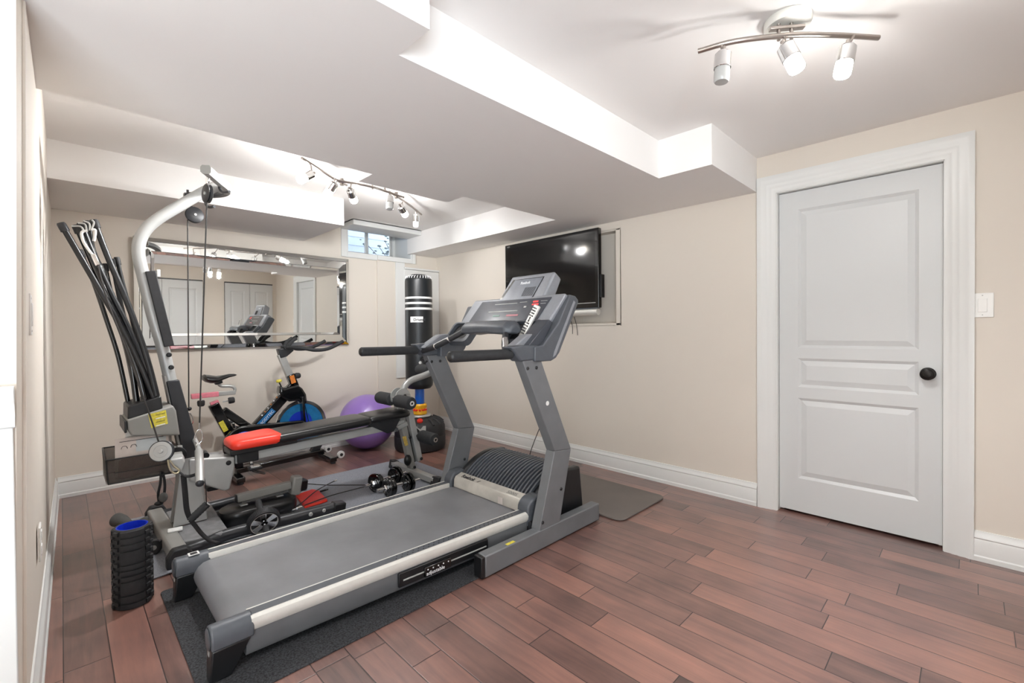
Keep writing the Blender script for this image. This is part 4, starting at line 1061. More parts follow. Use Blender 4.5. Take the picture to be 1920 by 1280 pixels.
for y in (3.02, 3.30):
    w = link('caster', B().cyl((.330, y - .014, .044), (.330, y + .014, .044), .036, 28), black_rubber, gm)
    link('caster_arm', B().beam((.335, y, .050), (.385, y, .070), .022, .020), charcoal, w)
    link('caster_hub', B().cyl((.330, y - .017, .044), (.330, y + .017, .044), .012, 14), light_grey, w)
link('white_clip', B().beam((.395, 3.055, .095), (.460, 3.045, .095), .05, .01), label_white, gm, bevel=.003)
# mast: folded plate foot, dark sleeve, bent grey tube
for y0, y1 in ((3.100, 3.106), (3.194, 3.200)):
    link('gusset', B().xz([(.425, .092), (.585, .092), (.560, .30), (.535, .46), (.47, .46), (.45, .30)], y0, y1), light_grey, gm, bevel=.002)
link('mast_post', B().xz([(.440, .09), (.500, .09), (.505, .50), (.460, .50)], 3.106, 3.194), mid_grey, gm, bevel=.004)
link('front_post', B().xz([(.545, .09), (.590, .09), (.560, .47), (.505, .47)], 3.110, 3.190), light_grey, gm, bevel=.006)
link('mast_sleeve', B().xz([(.505, .38), (.552, .47), (.540, .56), (.466, .905), (.406, .900), (.470, .52), (.485, .40)], 3.105, 3.200), charcoal, gm, bevel=.006, label='dark sleeve around the mast')
link('sleeve_side', B().xz([(.398, .93), (.410, .93), (.480, .50), (.462, .50)], 3.112, 3.192), pink_wrap if False else mid_grey, gm)
mast = catmull([G(.435, .88), G(.398, 1.09), G(.362, 1.25), G(.322, 1.47), G(.302, 1.60), G(.318, 1.69), G(.372, 1.775), G(.49, 1.885), G(.650, 2.020), G(.700, 2.022)], 8)
link('mast_tube', B().tube(mast, .0300, n=18, up=(0, 1, 0), flat=.9), light_grey, gm)
for x, z in ((.423, 1.045), (.432, .975)):
    for y_, d in ((-.028, -1), (.028, 1)): link('bolt', B().lathe([(.013, 0), (.013, .006), (.009, .011), (0, .012)], G(x - (.012 if d > 0 else 0), z, y_), (-.3 if d > 0 else 0, d, 0), 16), black_plastic, gm)
link('mast_pad', B().beam(G(.348, 1.500, -.030), G(.424, 1.092, -.030), .018, .046, up=(1, 0, 0)), black_rubber, gm, bevel=.004)
link('mast_clip', B().box(.375, .39, YG - .04, YG - .01, 1.47, 1.51), label_white, gm, bevel=.003)
# bowed cross bar at the top with pulleys and hooks at both ends
bar = catmull([(0.545, 2.780, 2.005), (0.620, 2.900, 2.001), (0.687, 3.020, 2.003), (0.719, 3.150, 2.017), (0.720, 3.320, 2.039), (0.666, 3.450, 2.049), (0.594, 3.560, 2.045)], 6)
sec = [(.016, .020), (-.016, .020), (-.024, .010), (-.024, -.014), (-.014, -.024), (.014, -.024), (.024, -.014), (.024, .010)]
link('cross_bar', B().tube(bar[:19], 1, sect=sec), light_grey, gm)
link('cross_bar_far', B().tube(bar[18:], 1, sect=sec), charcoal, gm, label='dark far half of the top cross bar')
for p, q in ((bar[0], bar[1]), (bar[-1], bar[-2])):
    d = (Vector(p) - Vector(q)).normalized(); c = Vector(p)
    link('bar_plug', B().tube([c, c + d * .008], 1, sect=[(a * 1.04, b_ * 1.04) for a, b_ in sec]), mid_grey, gm)
def pulley(c, ax, rr=.042, parent=gm):
    p = link('pulley', B().lathe([(0, -.011), (rr - .004, -.011), (rr, -.009), (rr - .008, 0), (rr, .009), (rr - .004, .011), (0, .011)], c, ax, 36), charcoal, parent)
    link('axle', B().cyl(Vector(c) - Vector(ax) * .016, Vector(c) + Vector(ax) * .016, .008, 12), light_grey, p)
    return p
P1, P2 = Vector((0.552, 2.800, 1.887)), Vector((0.615, 3.480, 1.914))
pulley(P1, Vector((.985, .17, 0)), .048); pulley(P2, Vector((.15, -.98, .05)).normalized(), .050)
link('pulley_link', B().tube([(0.553, 2.800, 1.967), P1 + Vector((0, 0, .052))], .007, 10), chrome, gm)
link('snap_hook', B().torus((0.555, 2.800, 1.957), .014, .004, (1, .2, 0), 24, 8), chrome, gm)
link('pulley_link', B().tube([(0.594, 3.560, 2.031), P2 + Vector((0, 0, .0))], .008, 10), charcoal, gm)
for (u0, pts) in ((0, [(0.640, 2.960, 1.994), (0.640, 2.950, 1.965), (0.651, 2.930, 1.945), (0.666, 2.860, 1.935)]), (1, [(0.560, 2.880, 1.875), (0.556, 2.860, 1.847), (0.566, 2.840, 1.828), (0.582, 2.800, 1.826)]), (2, [(0.584, 3.500, 2.044), (0.584, 3.500, 2.071)])):
    link('cable_hook', B().tube(catmull(pts), .007, 10), charcoal, gm)
# cables down to the lat bar
LB = [(0.559, 3.400, 0.575), (0.540, 3.180, 0.558), (0.516, 2.930, 0.550), (0.495, 2.780, 0.515), (0.471, 2.640, 0.435)]
C1a, C1b = Vector((0.578, 3.480, 1.877)), Vector((0.555, 3.400, 0.685)); C2a, C2b = Vector((0.549, 2.800, 1.845)), Vector((0.525, 2.930, 0.681))
link('cable', B().tube([C1a, C1b], .0036, 8), cable_mat, gm); link('cable', B().tube([C2a, C2b], .0036, 8), cable_mat, gm)
link('cable_stop', B().sphere((0.558, 3.400, 0.697), .0125, 16, 10), black_plastic, gm)
link('cable_crimp', B().cyl(C2b, Vector((0.522, 2.930, 0.641)), .003, 8), chrome, gm)
def carabiner(top, bot, w=.014, rr=.003):
    t, q = Vector(top), Vector(bot); L = (q - t); ring = []
    for i in range(25):
        a = 2 * math.pi * i / 24; k = (1 - math.cos(a)) / 2
        ring.append(t + L * k + Vector((math.sin(a) * w * (.75 + .5 * k), 0, 0)))
    o = link('carabiner', B().tube(ring, rr, 8, caps=False), chrome, gm); return o
carabiner((0.557, 3.400, 0.671), (0.562, 3.400, 0.598)); carabiner((0.522, 2.930, 0.644), (0.518, 2.930, 0.570), .018)
lat = thing('lat_bar', 'grey bent lat bar hanging from two carabiners on the home gym', 'exercise bar', tuple(LB[2]))
pth = catmull(LB, 8)
link('bar', B().tube(pth, .0125, 14), light_grey, lat)
link('grip', B().tube(pth[-14:], .0190, 16), silver_paint, lat); link('grip_end', B().sphere(pth[-1], .019, 16, 10, (1, .7, 1)), charcoal, lat)
for p in (pth[1], pth[17]): link('eyelet', B().torus(Vector(p) + Vector((0, 0, .016)), .009, .003, (0, 1, 0), 20, 8), chrome, lat)
# rod box, holder and the ten black rods
link('rod_box', B().xz([(.232, .725), (.424, .775), (.437, .745), (.452, .610), (.250, .640), (.236, .672)], YG - .13, YG + .13), mid_grey, gm, bevel=.008, seg=3)
link('box_strap', B().box(.222, .232, YG - .135, YG + .135, .66, .72), black_plastic, gm, bevel=.003)
link('warning_label', B().xz([(.318, .742), (.392, .755), (.400, .682), (.330, .668)], YG - .1312, YG - .130), label_yellow, gm, label='yellow and white warning label')
for i in range(4):
    z = .736 - i * .019; link('label_line', B().xz([(.348, z), (.388, z + .007), (.389, z + .002), (.349, z - .005)], YG - .1320, YG - .1312), label_white if i % 2 else M('label_olive%d' % i, (150, 140, 50), .6, mottle=(90, .2)), gm)
link('rod_holder', B().xz([(.236, .722), (.382, .762), (.374, .832), (.238, .792)], YG - .12, YG + .12), black_plastic, gm, bevel=.008)
RP = [
 ([(0.009, 3.060, 1.688), (0.072, 3.060, 1.542), (0.143, 3.060, 1.378), (0.230, 3.060, 1.178), (0.291, 3.060, 1.010), (0.348, 3.060, 0.823)], 0.0135),
 ([(0.061, 3.070, 1.688), (0.107, 3.070, 1.547), (0.167, 3.070, 1.350), (0.222, 3.070, 1.178), (0.279, 3.070, 0.983), (0.311, 3.070, 0.817)], 0.0135),
 ([(0.079, 3.090, 1.704), (0.115, 3.090, 1.577), (0.181, 3.090, 1.379), (0.245, 3.090, 1.206), (0.294, 3.090, 1.031), (0.340, 3.090, 0.821)], 0.0135),
 ([(0.103, 3.110, 1.722), (0.120, 3.110, 1.581), (0.162, 3.110, 1.450), (0.213, 3.110, 1.233), (0.259, 3.110, 1.010), (0.280, 3.110, 0.805)], 0.0135),
 ([(0.124, 3.050, 1.720), (0.178, 3.050, 1.532), (0.239, 3.050, 1.342), (0.292, 3.050, 1.150), (0.331, 3.050, 0.980), (0.358, 3.050, 0.831)], 0.0135),
 ([(0.076, 3.220, 1.590), (0.126, 3.220, 1.429), (0.173, 3.220, 1.236), (0.218, 3.220, 1.036), (0.256, 3.220, 0.782)], 0.0105),
 ([(0.220, 3.240, 1.569), (0.242, 3.240, 1.439), (0.280, 3.240, 1.237), (0.309, 3.240, 1.061), (0.357, 3.240, 0.813)], 0.0105),
 ([(0.170, 3.230, 1.529), (0.189, 3.230, 1.406), (0.221, 3.230, 1.236), (0.258, 3.230, 1.034), (0.291, 3.230, 0.798)], 0.0105),
 ([(0.199, 3.220, 1.556), (0.219, 3.220, 1.407), (0.251, 3.220, 1.208), (0.290, 3.220, 1.003), (0.322, 3.220, 0.801)], 0.0105),
]
for i, (pts, rad) in enumerate(RP):
    p = catmull(pts, 5)
    r_ = link('power_rod', B().tube(p, [rad * .96, rad, rad, rad * 1.05], 12), gloss_black if i % 2 else black_plastic, gm)
    t_ = (Vector(p[0]) - Vector(p[1])).normalized()
    link('rod_cap', B().lathe([(rad * 1.3, -.035), (rad * 1.32, -.002), (rad * 1.1, .006), (0, .007)], p[0], t_, 14), black_rubber if i else charcoal, r_)
# hooks and the clip gathering the front rods
for a, c_ in (((157,436), (172,478)), ((176,430), (177,452))):
    pass
H0 = [(0.098, 3.000, 1.661), (0.078, 3.000, 1.648), (0.083, 3.000, 1.608), (0.101, 3.000, 1.569), (0.116, 3.000, 1.545)]
link('rod_hook', B().tube(catmull(H0), .006, 8), label_white, gm, label='white coated hook')
link('rod_hook', B().tube(catmull([(0.112, 3.000, 1.666), (0.125, 3.000, 1.668), (0.125, 3.000, 1.644), (0.120, 3.000, 1.613)]), .006, 8), label_white, gm, label='white coated hook')
for k, (p, q) in enumerate((((0.043, 3.000, 1.673), (0.087, 3.000, 1.654)), ((0.065, 3.000, 1.692), (0.095, 3.000, 1.661)), ((0.084, 3.000, 1.705), (0.106, 3.000, 1.662)), ((0.114, 3.000, 1.715), (0.110, 3.000, 1.663)))):
    link('rod_wire', B().tube(catmull([p, (Vector(p) + Vector(q)) / 2 + Vector((.01, 0, .012)), q]), .004, 8), light_grey, gm)
link('cable_shackle', B().beam((0.116, 3.000, 1.550), (0.134, 3.000, 1.495), .020, .020), chrome, gm, bevel=.005)
link('cable', B().tube(catmull([(0.134, 3.000, 1.495), (0.163, 2.990, 1.335), (0.234, 2.970, 1.071), (0.309, 2.930, 0.772), (0.346, 2.880, 0.604)]), .0038, 8), cable_mat, gm)
# lower pulley arm pointing at the viewer
link('pulley_arm', B().tube([(.452, 3.12, .515), (.430, 2.98, .530), (.412, 2.87, .515)], 1, sect=[(.024, .024), (-.024, .024), (-.028, 0), (-.024, -.026), (.024, -.026), (.028, 0)], up=(0, 0, 1)), mid_grey, gm, bevel=.004)
link('arm_cap', B().tube([(.412, 2.875, .515), (.402, 2.795, .508)], 1, sect=[(.026, .030), (-.026, .030), (-.036, .004), (-.026, -.036), (.022, -.036), (.036, 0)]), light_grey, gm, bevel=.006)
link('arm_strap', B().tube([(.424, 2.93, .527), (.422, 2.915, .526)], .042, 20), strap_mat, gm)
pulley((0.348, 2.830, 0.578), Vector((-.42, -.88, .22)).normalized(), .052)
lp = Vector((0.348, 2.830, 0.578))
link('pulley_plate', B().lathe([(0, .012), (.046, .012), (.047, .0135), (.030, .015), (.029, .013), (.010, .0135), (.008, .019), (0, .019)], lp, Vector((-.42, -.88, .22)).normalized(), 36), light_grey, gm)
link('snap_hook', B().tube(catmull([(0.366, 2.780, 0.541), (0.370, 2.780, 0.509), (0.380, 2.780, 0.480), (0.397, 2.780, 0.468), (0.410, 2.780, 0.479), (0.389, 2.780, 0.505), (0.372, 2.780, 0.537)]), .0042, 8), M('brass_hook', (205, 195, 165), .3, .9, mottle=(30, .1)), gm)
# webbing straps and the padded handle
st = thing('strap_handle', 'black webbing strap with a ribbed foam handle hanging by the gym foot', 'strap', (0.463, 2.800, 0.236))
def band(name, pts, w, parent, mat_=strap_mat, wd=(1, 0, 0)):
    P = catmull(pts, 5); W = Vector(wd).normalized() * w / 2
    L = [p - W for p in P]; R_ = [p + W for p in P]
    b = B(); b.loft([[l, r__] for l, r__ in zip(L, R_)], caps=False, closed=False)
    o = link(name, b, mat_, parent); md = o.modifiers.new('thick', 'SOLIDIFY'); md.thickness = .003; md.offset = 0; return o
band('webbing', [(0.410, 2.780, 0.473), (0.430, 2.770, 0.450), (0.455, 2.760, 0.446), (0.484, 2.745, 0.454), (0.505, 2.740, 0.439), (0.513, 2.740, 0.374), (0.522, 2.780, 0.280)], .016, st, wd=(0, .7, .7))
band('webbing', [(0.427, 2.780, 0.453), (0.433, 2.780, 0.358), (0.440, 2.790, 0.273), (0.456, 2.800, 0.214)], .024, st)
band('webbing', [(0.456, 2.800, 0.214), (0.474, 2.790, 0.181), (0.499, 2.780, 0.135), (0.529, 2.770, 0.095), (0.565, 2.760, 0.070)], .020, st, wd=(1, .3, .3))
ha, hb = Vector((0.454, 2.800, 0.211)), Vector((0.531, 2.800, 0.275))
ax = (hb - ha).normalized()
gpr = [(.018, 0)] + [(.0195 if k % 2 else .0178, .006 + (hb - ha).length * (k + .5) / 14) for k in range(13)] + [(.018, (hb - ha).length)]
link('foam_grip', B().lathe([(0, 0)] + gpr + [(.012, (hb - ha).length), (.010, (hb - ha).length - .006), (0, (hb - ha).length - .006)], ha, ax, 20), foam_black, st)
link('grip_ring', B().torus(hb, .0125, .0035, ax, 24, 8), light_grey, st)
sb = thing('ankle_strap', 'thin black strap with grey pads hanging below the wire basket', 'strap', (0.366, 3.000, 0.391))
band('webbing', [(0.367, 3.020, 0.432), (0.364, 3.020, 0.373), (0.354, 3.020, 0.319), (0.356, 3.020, 0.276)], .012, sb)
band('webbing', [(0.374, 3.020, 0.430), (0.382, 3.020, 0.368), (0.379, 3.020, 0.312), (0.367, 3.020, 0.273)], .012, sb)
link('grey_pad', B().sphere((0.372, 3.000, 0.299), .020, 14, 10, (1, .6, 1.3)), grey_foam, sb); link('buckle', B().sphere((0.356, 3.020, 0.267), .016, 12, 8, (1.3, 1, .8)), black_plastic, sb)

# bench bracket, rail, pads
link('bench_bracket', B().xz([(.500, .455), (.728, .425), (.728, .36), (.700, .235), (.672, .232), (.56, .30), (.500, .33)], YG - .055, YG + .055), light_grey, gm, bevel=.010, seg=3)
link('bolt', B().lathe([(.014, 0), (.014, .004), (.009, .009), (0, .010)], (.695, YG - .055, .395), (0, -1, 0), 18), black_plastic, gm)
link('bracket_pin', B().cyl((.585, YG - .04, .455), (.585, YG + .02, .462), .018, 16), black_plastic, gm)
link('bracket_foot', B().box(.60, .66, YG + .02, YG + .10, .225, .25), black_rubber, gm, bevel=.008)
link('bench_rail', B().beam(G(.735, .400), G(1.90, .445), .06, .055), light_grey, gm, bevel=.005)
link('bench_carriage', B().beam(G(.700, .452), G(1.08, .466), .16, .035), black_plastic, gm, bevel=.006)
link('carriage_block', B().box(.745, .86, YG - .05, YG + .05, .375, .445), black_plastic, gm, bevel=.006)
def pad(name, x0, x1, z0, z1, hw0, hw1, th, mat_, parent=gm, nose=0, label=None):
    """upholstered pad with rounded plan corners and a domed top"""
    rings = []; n = 9
    out = []
    rr = .05
    pts = []
    for cx, cy_, a0, hw in ((x1 - rr, 1, 0, hw1), (x0 + rr, 1, 90, hw0), (x0 + rr, -1, 180, hw0), (x1 - rr, -1, 270, hw1)):
        for i in range(6):
            a = math.radians(a0 + 90 * i / 5); r0 = rr
            pts.append((cx + math.cos(a) * r0, cy_ * (hw - r0) + math.sin(a) * r0))
    def zz(x): return z0 + (z1 - z0) * (x - x0) / (x1 - x0)
    cx = (x0 + x1) / 2
    for k, (ins, h) in enumerate(((.010, 0), (.0, .010), (-.002, th * .55), (.004, th * .85), (.018, th), (.05, th + .004))):
        ring = []
        for x, y in pts:
            f = 1 - ins / .10
            ring.append((cx + (x - cx) * (1 - ins / ((x1 - x0) / 2)), YG + y * (1 - ins / max(hw0, hw1)), zz(x) + h))
        rings.append(ring)
    return link(name, B().loft(rings), mat_, parent, angle=60, label=label)
pad('bench_pad', .90, 1.585, .474, .498, .138, .138, .052, vinyl_black)
pad('bench_pad_nose', .700, .985, .470, .481, .118, .142, .054, vinyl_red, label='bright red end of the bench pad')
pad('seat_pad', 1.555, 1.900, .505, .515, .125, .145, .045, vinyl_black)
link('seat_bracket', B().xz([(1.57, .492), (1.87, .512), (1.80, .40), (1.745, .395)], YG - .045, YG + .045), charcoal, gm, bevel=.006)
link('seat_clamp', B().beam(G(1.80, .41), G(1.92, .445), .09, .035), light_grey, gm, bevel=.006)
for y in (-.075,): link('seat_knob', B().cyl(G(1.800, .425, y), G(1.785, .425, y - .03), .014, 12), black_plastic, gm)
# leg extension and front foot
link('front_leg', B().beam(G(1.845, .66), G(1.985, .04), .055, .05, up=(1, 0, 0)), mid_grey, gm, bevel=.006)
link('leg_sticker', B().xz([(1.878, .345), (1.912, .345), (1.930, .270), (1.900, .270)], YG - .0305, YG - .0285), M('sticker_ochre', (190, 160, 80), .5, mottle=(90, .3)), gm)
link('leg_lever', B().beam(G(1.935, .64, -.0), G(2.045, .12, 0), .05, .05, up=(1, 0, 0)), light_grey, gm, bevel=.006)
link('lever_back_tube', B().beam(G(1.955, .36, 0.045), G(2.01, .10, .045), .04, .05, up=(1, 0, 0)), charcoal, gm, bevel=.006)  # dark tube beside the leg lever, on its far side
for y in (-.042, .030): link('pivot_plate', B().lathe([(0, 0), (.066, 0), (.066, .010), (0, .010)], G(1.882, .655, y), (0, 1, 0), 32), light_grey, gm)
for x, z in ((1.935, .66), (1.945, .33), (1.985, .085), (2.015, .33), (2.05, .14), (1.895, .665)):
    link('bolt', B().lathe([(.012, 0), (.012, .005), (.008, .009), (0, .010)], G(x, z, -.045 if x < 1.9 else -.030), (0, -1, 0), 14), black_plastic, gm)
link('leg_curl_arm', B().tube(catmull([G(1.905, .69), G(1.925, .735), G(1.985, .775), G(2.09, .800), G(2.20, .83)]), .026, 16), silver_paint, gm)
def foam(c, L0, L1, rr=.048):
    f_ = link('foam_roller', B().lathe([(0, L0), (rr * .55, L0), (rr * .9, L0 + .006), (rr, L0 + .02), (rr, L1 - .02), (rr * .9, L1 - .006), (rr * .55, L1), (0, L1)], c, (0, 1, 0), 28), foam_black, gm)
    link('roller_cap', B().lathe([(.020, L0), (.019, L0 - .003), (.008, L0 - .003), (.007, L0 + .001), (0, L0 + .001)], c, (0, 1, 0), 20), chrome, f_)
    return f_
foam(G(1.832, .632), -.245, -.035); foam(G(1.832, .632), .035, .245)
foam(G(2.045, .325), -.235, -.035); foam(G(2.045, .325), .035, .235)
foam(G(2.185, .835), -.200, -.03, .05); foam(G(2.185, .835), .03, .20, .05)
for y in (-1, 1):
    link('stabiliser_arm', B().tube([G(1.975, .055), G(1.985, .045, y * .13), G(1.995, .04, y * .30)], 1, sect=[(.028, .022), (-.028, .022), (-.028, -.022), (.028, -.022)]), light_grey, gm, bevel=.004)
    link('stabiliser_foot', B().prism([G(1.955, .0065, y * .275), G(2.045, .0065, y * .275), G(2.035, .060, y * .285), G(1.975, .074, y * .285)], (.012, y * .075, 0)), black_rubber, gm, bevel=.006)
link('rear_shackle', B().sphere(G(1.93, .15, -.02), .045, 16, 10, (.7, .6, 1)), black_plastic, gm)
# leg press seat lying folded inside the base frame
lpx = thing('leg_press_attachment', 'black padded gym attachment lying inside the floor frame with its grey bracket up', 'gym attachment', (.86, 3.12, .02))
rings = []
cx_, cy2 = .865, 3.135
ang = .62
plan = rrect(-.215, .215, -.105, .105, .10, 6)
ca, sa = math.cos(-.02), math.sin(-.02)
for sc_, z in ((.90, .012), (1.0, .030), (1.02, .075), (.99, .100), (.90, .108)):
    rings.append([(cx_ + (x * ca - y * sa) * sc_, cy2 + (x * sa + y * ca) * sc_, z) for x, y in plan])
link('pad', B().loft(rings), vinyl_black, lpx, angle=50)
ba, bb_ = Vector((0.752, 3.168, 0.150)), Vector((1.059, 3.148, 0.165))
link('bracket_beam', B().beam(ba, bb_, .045, .045), mid_grey, lpx, bevel=.004)
link('beam_plug', B().beam(ba + (ba - bb_).normalized() * .008, ba, .048, .048), black_plastic, lpx, bevel=.004)
link('bracket_foot', B().beam(ba + Vector((.02, 0, -.025)), bb_ - Vector((.02, 0, .030)), .06, .012), grey_foam, lpx)
c_ = bb_ + Vector((.02, .0, .0)); link('hinge_plate', B().beam(c_ - Vector((0, 0, .07)), c_ + Vector((.02, 0, .05)), .07, .06, up=(1, 0, 0)), mid_grey, lpx, bevel=.012, seg=3)
for q in ((430, 947), (505, 930)):
    pass
for p in ((0.783, 3.143, 0.112), (0.991, 3.151, 0.112)): link('slot_plate', B().box(p[0] - .02, p[0] + .02, p[1] - .016, p[1] + .016, .106, .114), light_grey, lpx, bevel=.002)
pch = B(); cs = [(1.158, 3.360, 0.012), (1.288, 3.381, 0.012), (1.316, 3.336, 0.012), (1.279, 3.090, 0.012), (1.221, 3.080, 0.012), (1.120, 3.079, 0.012)]
pch.loft([[(p[0], p[1], .0065) for p in cs], [(p[0] * .97 + 1.21 * .03, p[1] * .97 + 3.2 * .03, .020 + .006 * (i % 2)) for i, p in enumerate(cs)]])
tag(link('red_pouch', pch, vinyl_red, None, bevel=.006), 'crumpled red pouch on the blue-grey mat beside the folded seat', 'pouch')
rp = thing('jump_rope', 'thin black rope with small metal clips tangled over the red pouch', 'rope', (1.25, 3.2, .03))
link('rope', B().tube(catmull([(1.040, 3.096, 0.030), (1.094, 3.099, 0.035), (1.254, 3.254, 0.040), (1.374, 3.363, 0.030), (1.460, 3.413, 0.030)]), .0035, 8), cable_mat, rp)
link('rope', B().tube(catmull([(1.247, 3.581, 0.030), (1.392, 3.405, 0.020), (1.503, 3.289, 0.020), (1.595, 3.151, 0.030)]), .0035, 8), cable_mat, rp)
link('rope', B().tube(catmull([(1.120, 3.078, 0.030), (1.228, 3.096, 0.035), (1.365, 3.159, 0.020), (1.584, 3.129, 0.030)]), .0035, 8), cable_mat, rp)
link('rope', B().tube(catmull([(0.948, 3.019, 0.030), (0.997, 3.016, 0.030), (1.024, 3.049, 0.030)]), .0035, 8), cable_mat, rp)
for u_ in (((1.024, 3.049, 0.030), (1.058, 3.045, 0.035)), ((1.058, 3.045, 0.035), (1.095, 3.064, 0.030)), ((1.460, 3.413, 0.030), (1.485, 3.423, 0.030))): link('clip', B().tube(u_, .007, 10), chrome, rp)
link('rope_coil', B().torus((1.327, 3.267, 0.030), .025, .005, (0, .4, 1), 24, 8, arc=.75), black_plastic, rp)

# ------------------------------------------------------------------ wire basket with papers
wb = thing('wire_basket', 'dark wire mesh basket fixed to the back of the gym tower', 'basket', (.29, 3.15, .41))
bx0, bx1, by0, by1, bz0, bz1 = .150, .440, 3.02, 3.26, .415, .555
for nm, bb2 in (('bottom', (bx0 + .01, bx1, by0, by1, bz0, bz0 + .002)), ('front_mesh', (bx0 + .004, bx1, by0, by0 + .002, bz0, bz1 - .02)), ('back_mesh', (bx0 + .004, bx1, by1 - .002, by1, bz0, bz1)), ('end_mesh', (bx0, bx0 + .002, by0, by1, bz0, bz1)), ('end_mesh', (bx1 - .002, bx1, by0, by1, bz0, bz1))):
    link(nm, B().box(*bb2), mesh_black, wb, smooth=False)
def rodloop(pts, r=.0035): link('frame_wire', B().tube(pts, r, 8), black_plastic, wb)
rodloop([(bx0, by0, bz1 - .02), (bx1, by0, bz1 - .02)]); rodloop([(bx0, by1, bz1), (bx1, by1, bz1)])
rodloop(catmull([(bx0, by0, bz1 - .02), (bx0 - .004, (by0 + by1) / 2, bz1 + .005), (bx0, by1, bz1)])); rodloop([(bx0, by0, bz1 - .02), (bx0 + .008, by0, bz0)]); rodloop([(bx0, by1, bz1), (bx0 + .008, by1, bz0)])
rodloop([(bx0 + .008, by0, bz0), (bx1, by0, bz0)]); rodloop([(bx0 + .008, by0, bz0), (bx0 + .008, by1, bz0)]); rodloop([(bx0 + .03, by0 - .001, bz0 + .05), (bx1, by0 - .001, bz0 + .055)], .002)
rodloop([(bx0 + .008, by1, bz0), (bx1, by1, bz0)]); rodloop([(bx1, by0, bz0), (bx1, by0, bz1 - .02)])
link('hanger', B().box(.425, .475, 3.12, 3.18, .44, .54), black_plastic, wb, bevel=.004)
def sheet(name, label, x0, x1, z0, z1, y, lean, mat_, th=.003):
    t_ = link(name, B().prism([(x0, y, z0), (x1, y, z0), (x1 + .004, y + lean, z1), (x0 + .003, y + lean, z1)], (0, th, 0)), mat_, None)
    return tag(t_, label, 'booklet', 'papers in the wire basket')
s1 = sheet('booklet', 'instruction booklet with small drawings leaning at the front of the wire basket', .185, .405, .425, .625, 3.040, .03, paper)
link('picture_block', B().prism([(.195, 3.0395, .435), (.37, 3.0395, .435), (.37, 3.055, .535), (.20, 3.055, .52)], (0, -.0006, 0)), M('faded_photo_print', (170, 150, 146), .7, mottle=(30, .2)), s1)
link('text_block', B().prism([(.27, 3.0585, .55), (.395, 3.0585, .55), (.397, 3.0675, .610), (.272, 3.0675, .610)], (0, -.0006, 0)), paper_blue, s1)
for k, (x, z) in enumerate(((.225, .580), (.262, .583))):
    link('line_drawing', B().tube(catmull([(x - .014, 3.060, z - .008), (x - .008, 3.062, z + .004), (x + .006, 3.062, z + .004), (x + .012, 3.060, z - .008)]), .0012, 6), ink, s1)
link('heading', B().prism([(.205, 3.0665, .607), (.385, 3.0665, .609), (.385, 3.0675, .6115), (.205, 3.0675, .6095)], (0, -.0006, 0)), ink, s1)
sheet('booklet', 'white sheet standing behind the front booklet in the wire basket', .230, .345, .425, .655, 3.090, .02, label_white)
sheet('booklet', 'pinkish booklet at the back right of the wire basket', .300, .430, .425, .640, 3.130, .03, paper)

# ------------------------------------------------------------------ dumbbells, ab wheel, foam rollers
def dumbbell(label, a, c, group=None):
    """a, c: centres of the two plate stacks"""
    a, c = Vector(a), Vector(c); d = (c - a).normalized(); L = (c - a).length
    t_ = thing('dumbbell', label, 'dumbbell', ((a.x + c.x) / 2, (a.y + c.y) / 2, .006), group)
    link('handle', B().lathe([(0, -.085), (.012, -.085), (.0125, -.075)] + [(.0128 if k % 2 else .0115, -.072 + k * .0045) for k in range(12)] + [(.0135, -.015), (.0135, .02), (.0145, L * .3), (.0145, L * .7), (.0135, L - .02), (.0135, L + .015)] + [(.0128 if k % 2 else .0115, L + .02 + k * .0045) for k in range(12)] + [(.012, L + .085), (0, L + .085)], a, d, 20), chrome, t_)
    R_ = .068
    for s_, o in ((-1, a), (1, c)):
        dd = d * s_
        pr = [(.014, -.016), (.030, -.016), (.032, -.010), (R_ - .014, -.010), (R_ - .010, -.015), (R_ - .002, -.014), (R_, -.009), (R_, .004), (R_ - .003, .009), (R_ - .012, .009), (R_ - .016, .004), (.034, .004), (.030, .010), (.014, .010)]
        link('weight_plate', B().ring(pr, o, dd, 40), gloss_black, t_)
        pr2 = [(r_ * .86 if r_ > .04 else r_, h * .8 - .027) for r_, h in pr]
        link('weight_plate', B().ring(pr2, o, dd, 40), gloss_black, t_)
        link('star_collar', B().lathe([(.013, .010), (.024, .010), (.024, .022), (.018, .028), (.013, .028)], o, dd, 6), chrome, t_)
    return t_
dumbbell('front one of the two black dumbbells, nearest the treadmill rail', (1.610, 2.868, 0.074), (1.782, 2.868, 0.074), 'pair of dumbbells on the mat')
dumbbell('rear one of the two black dumbbells, half hidden behind the other', (1.595, 3.029, 0.074), (1.801, 3.078, 0.074), 'pair of dumbbells on the mat')

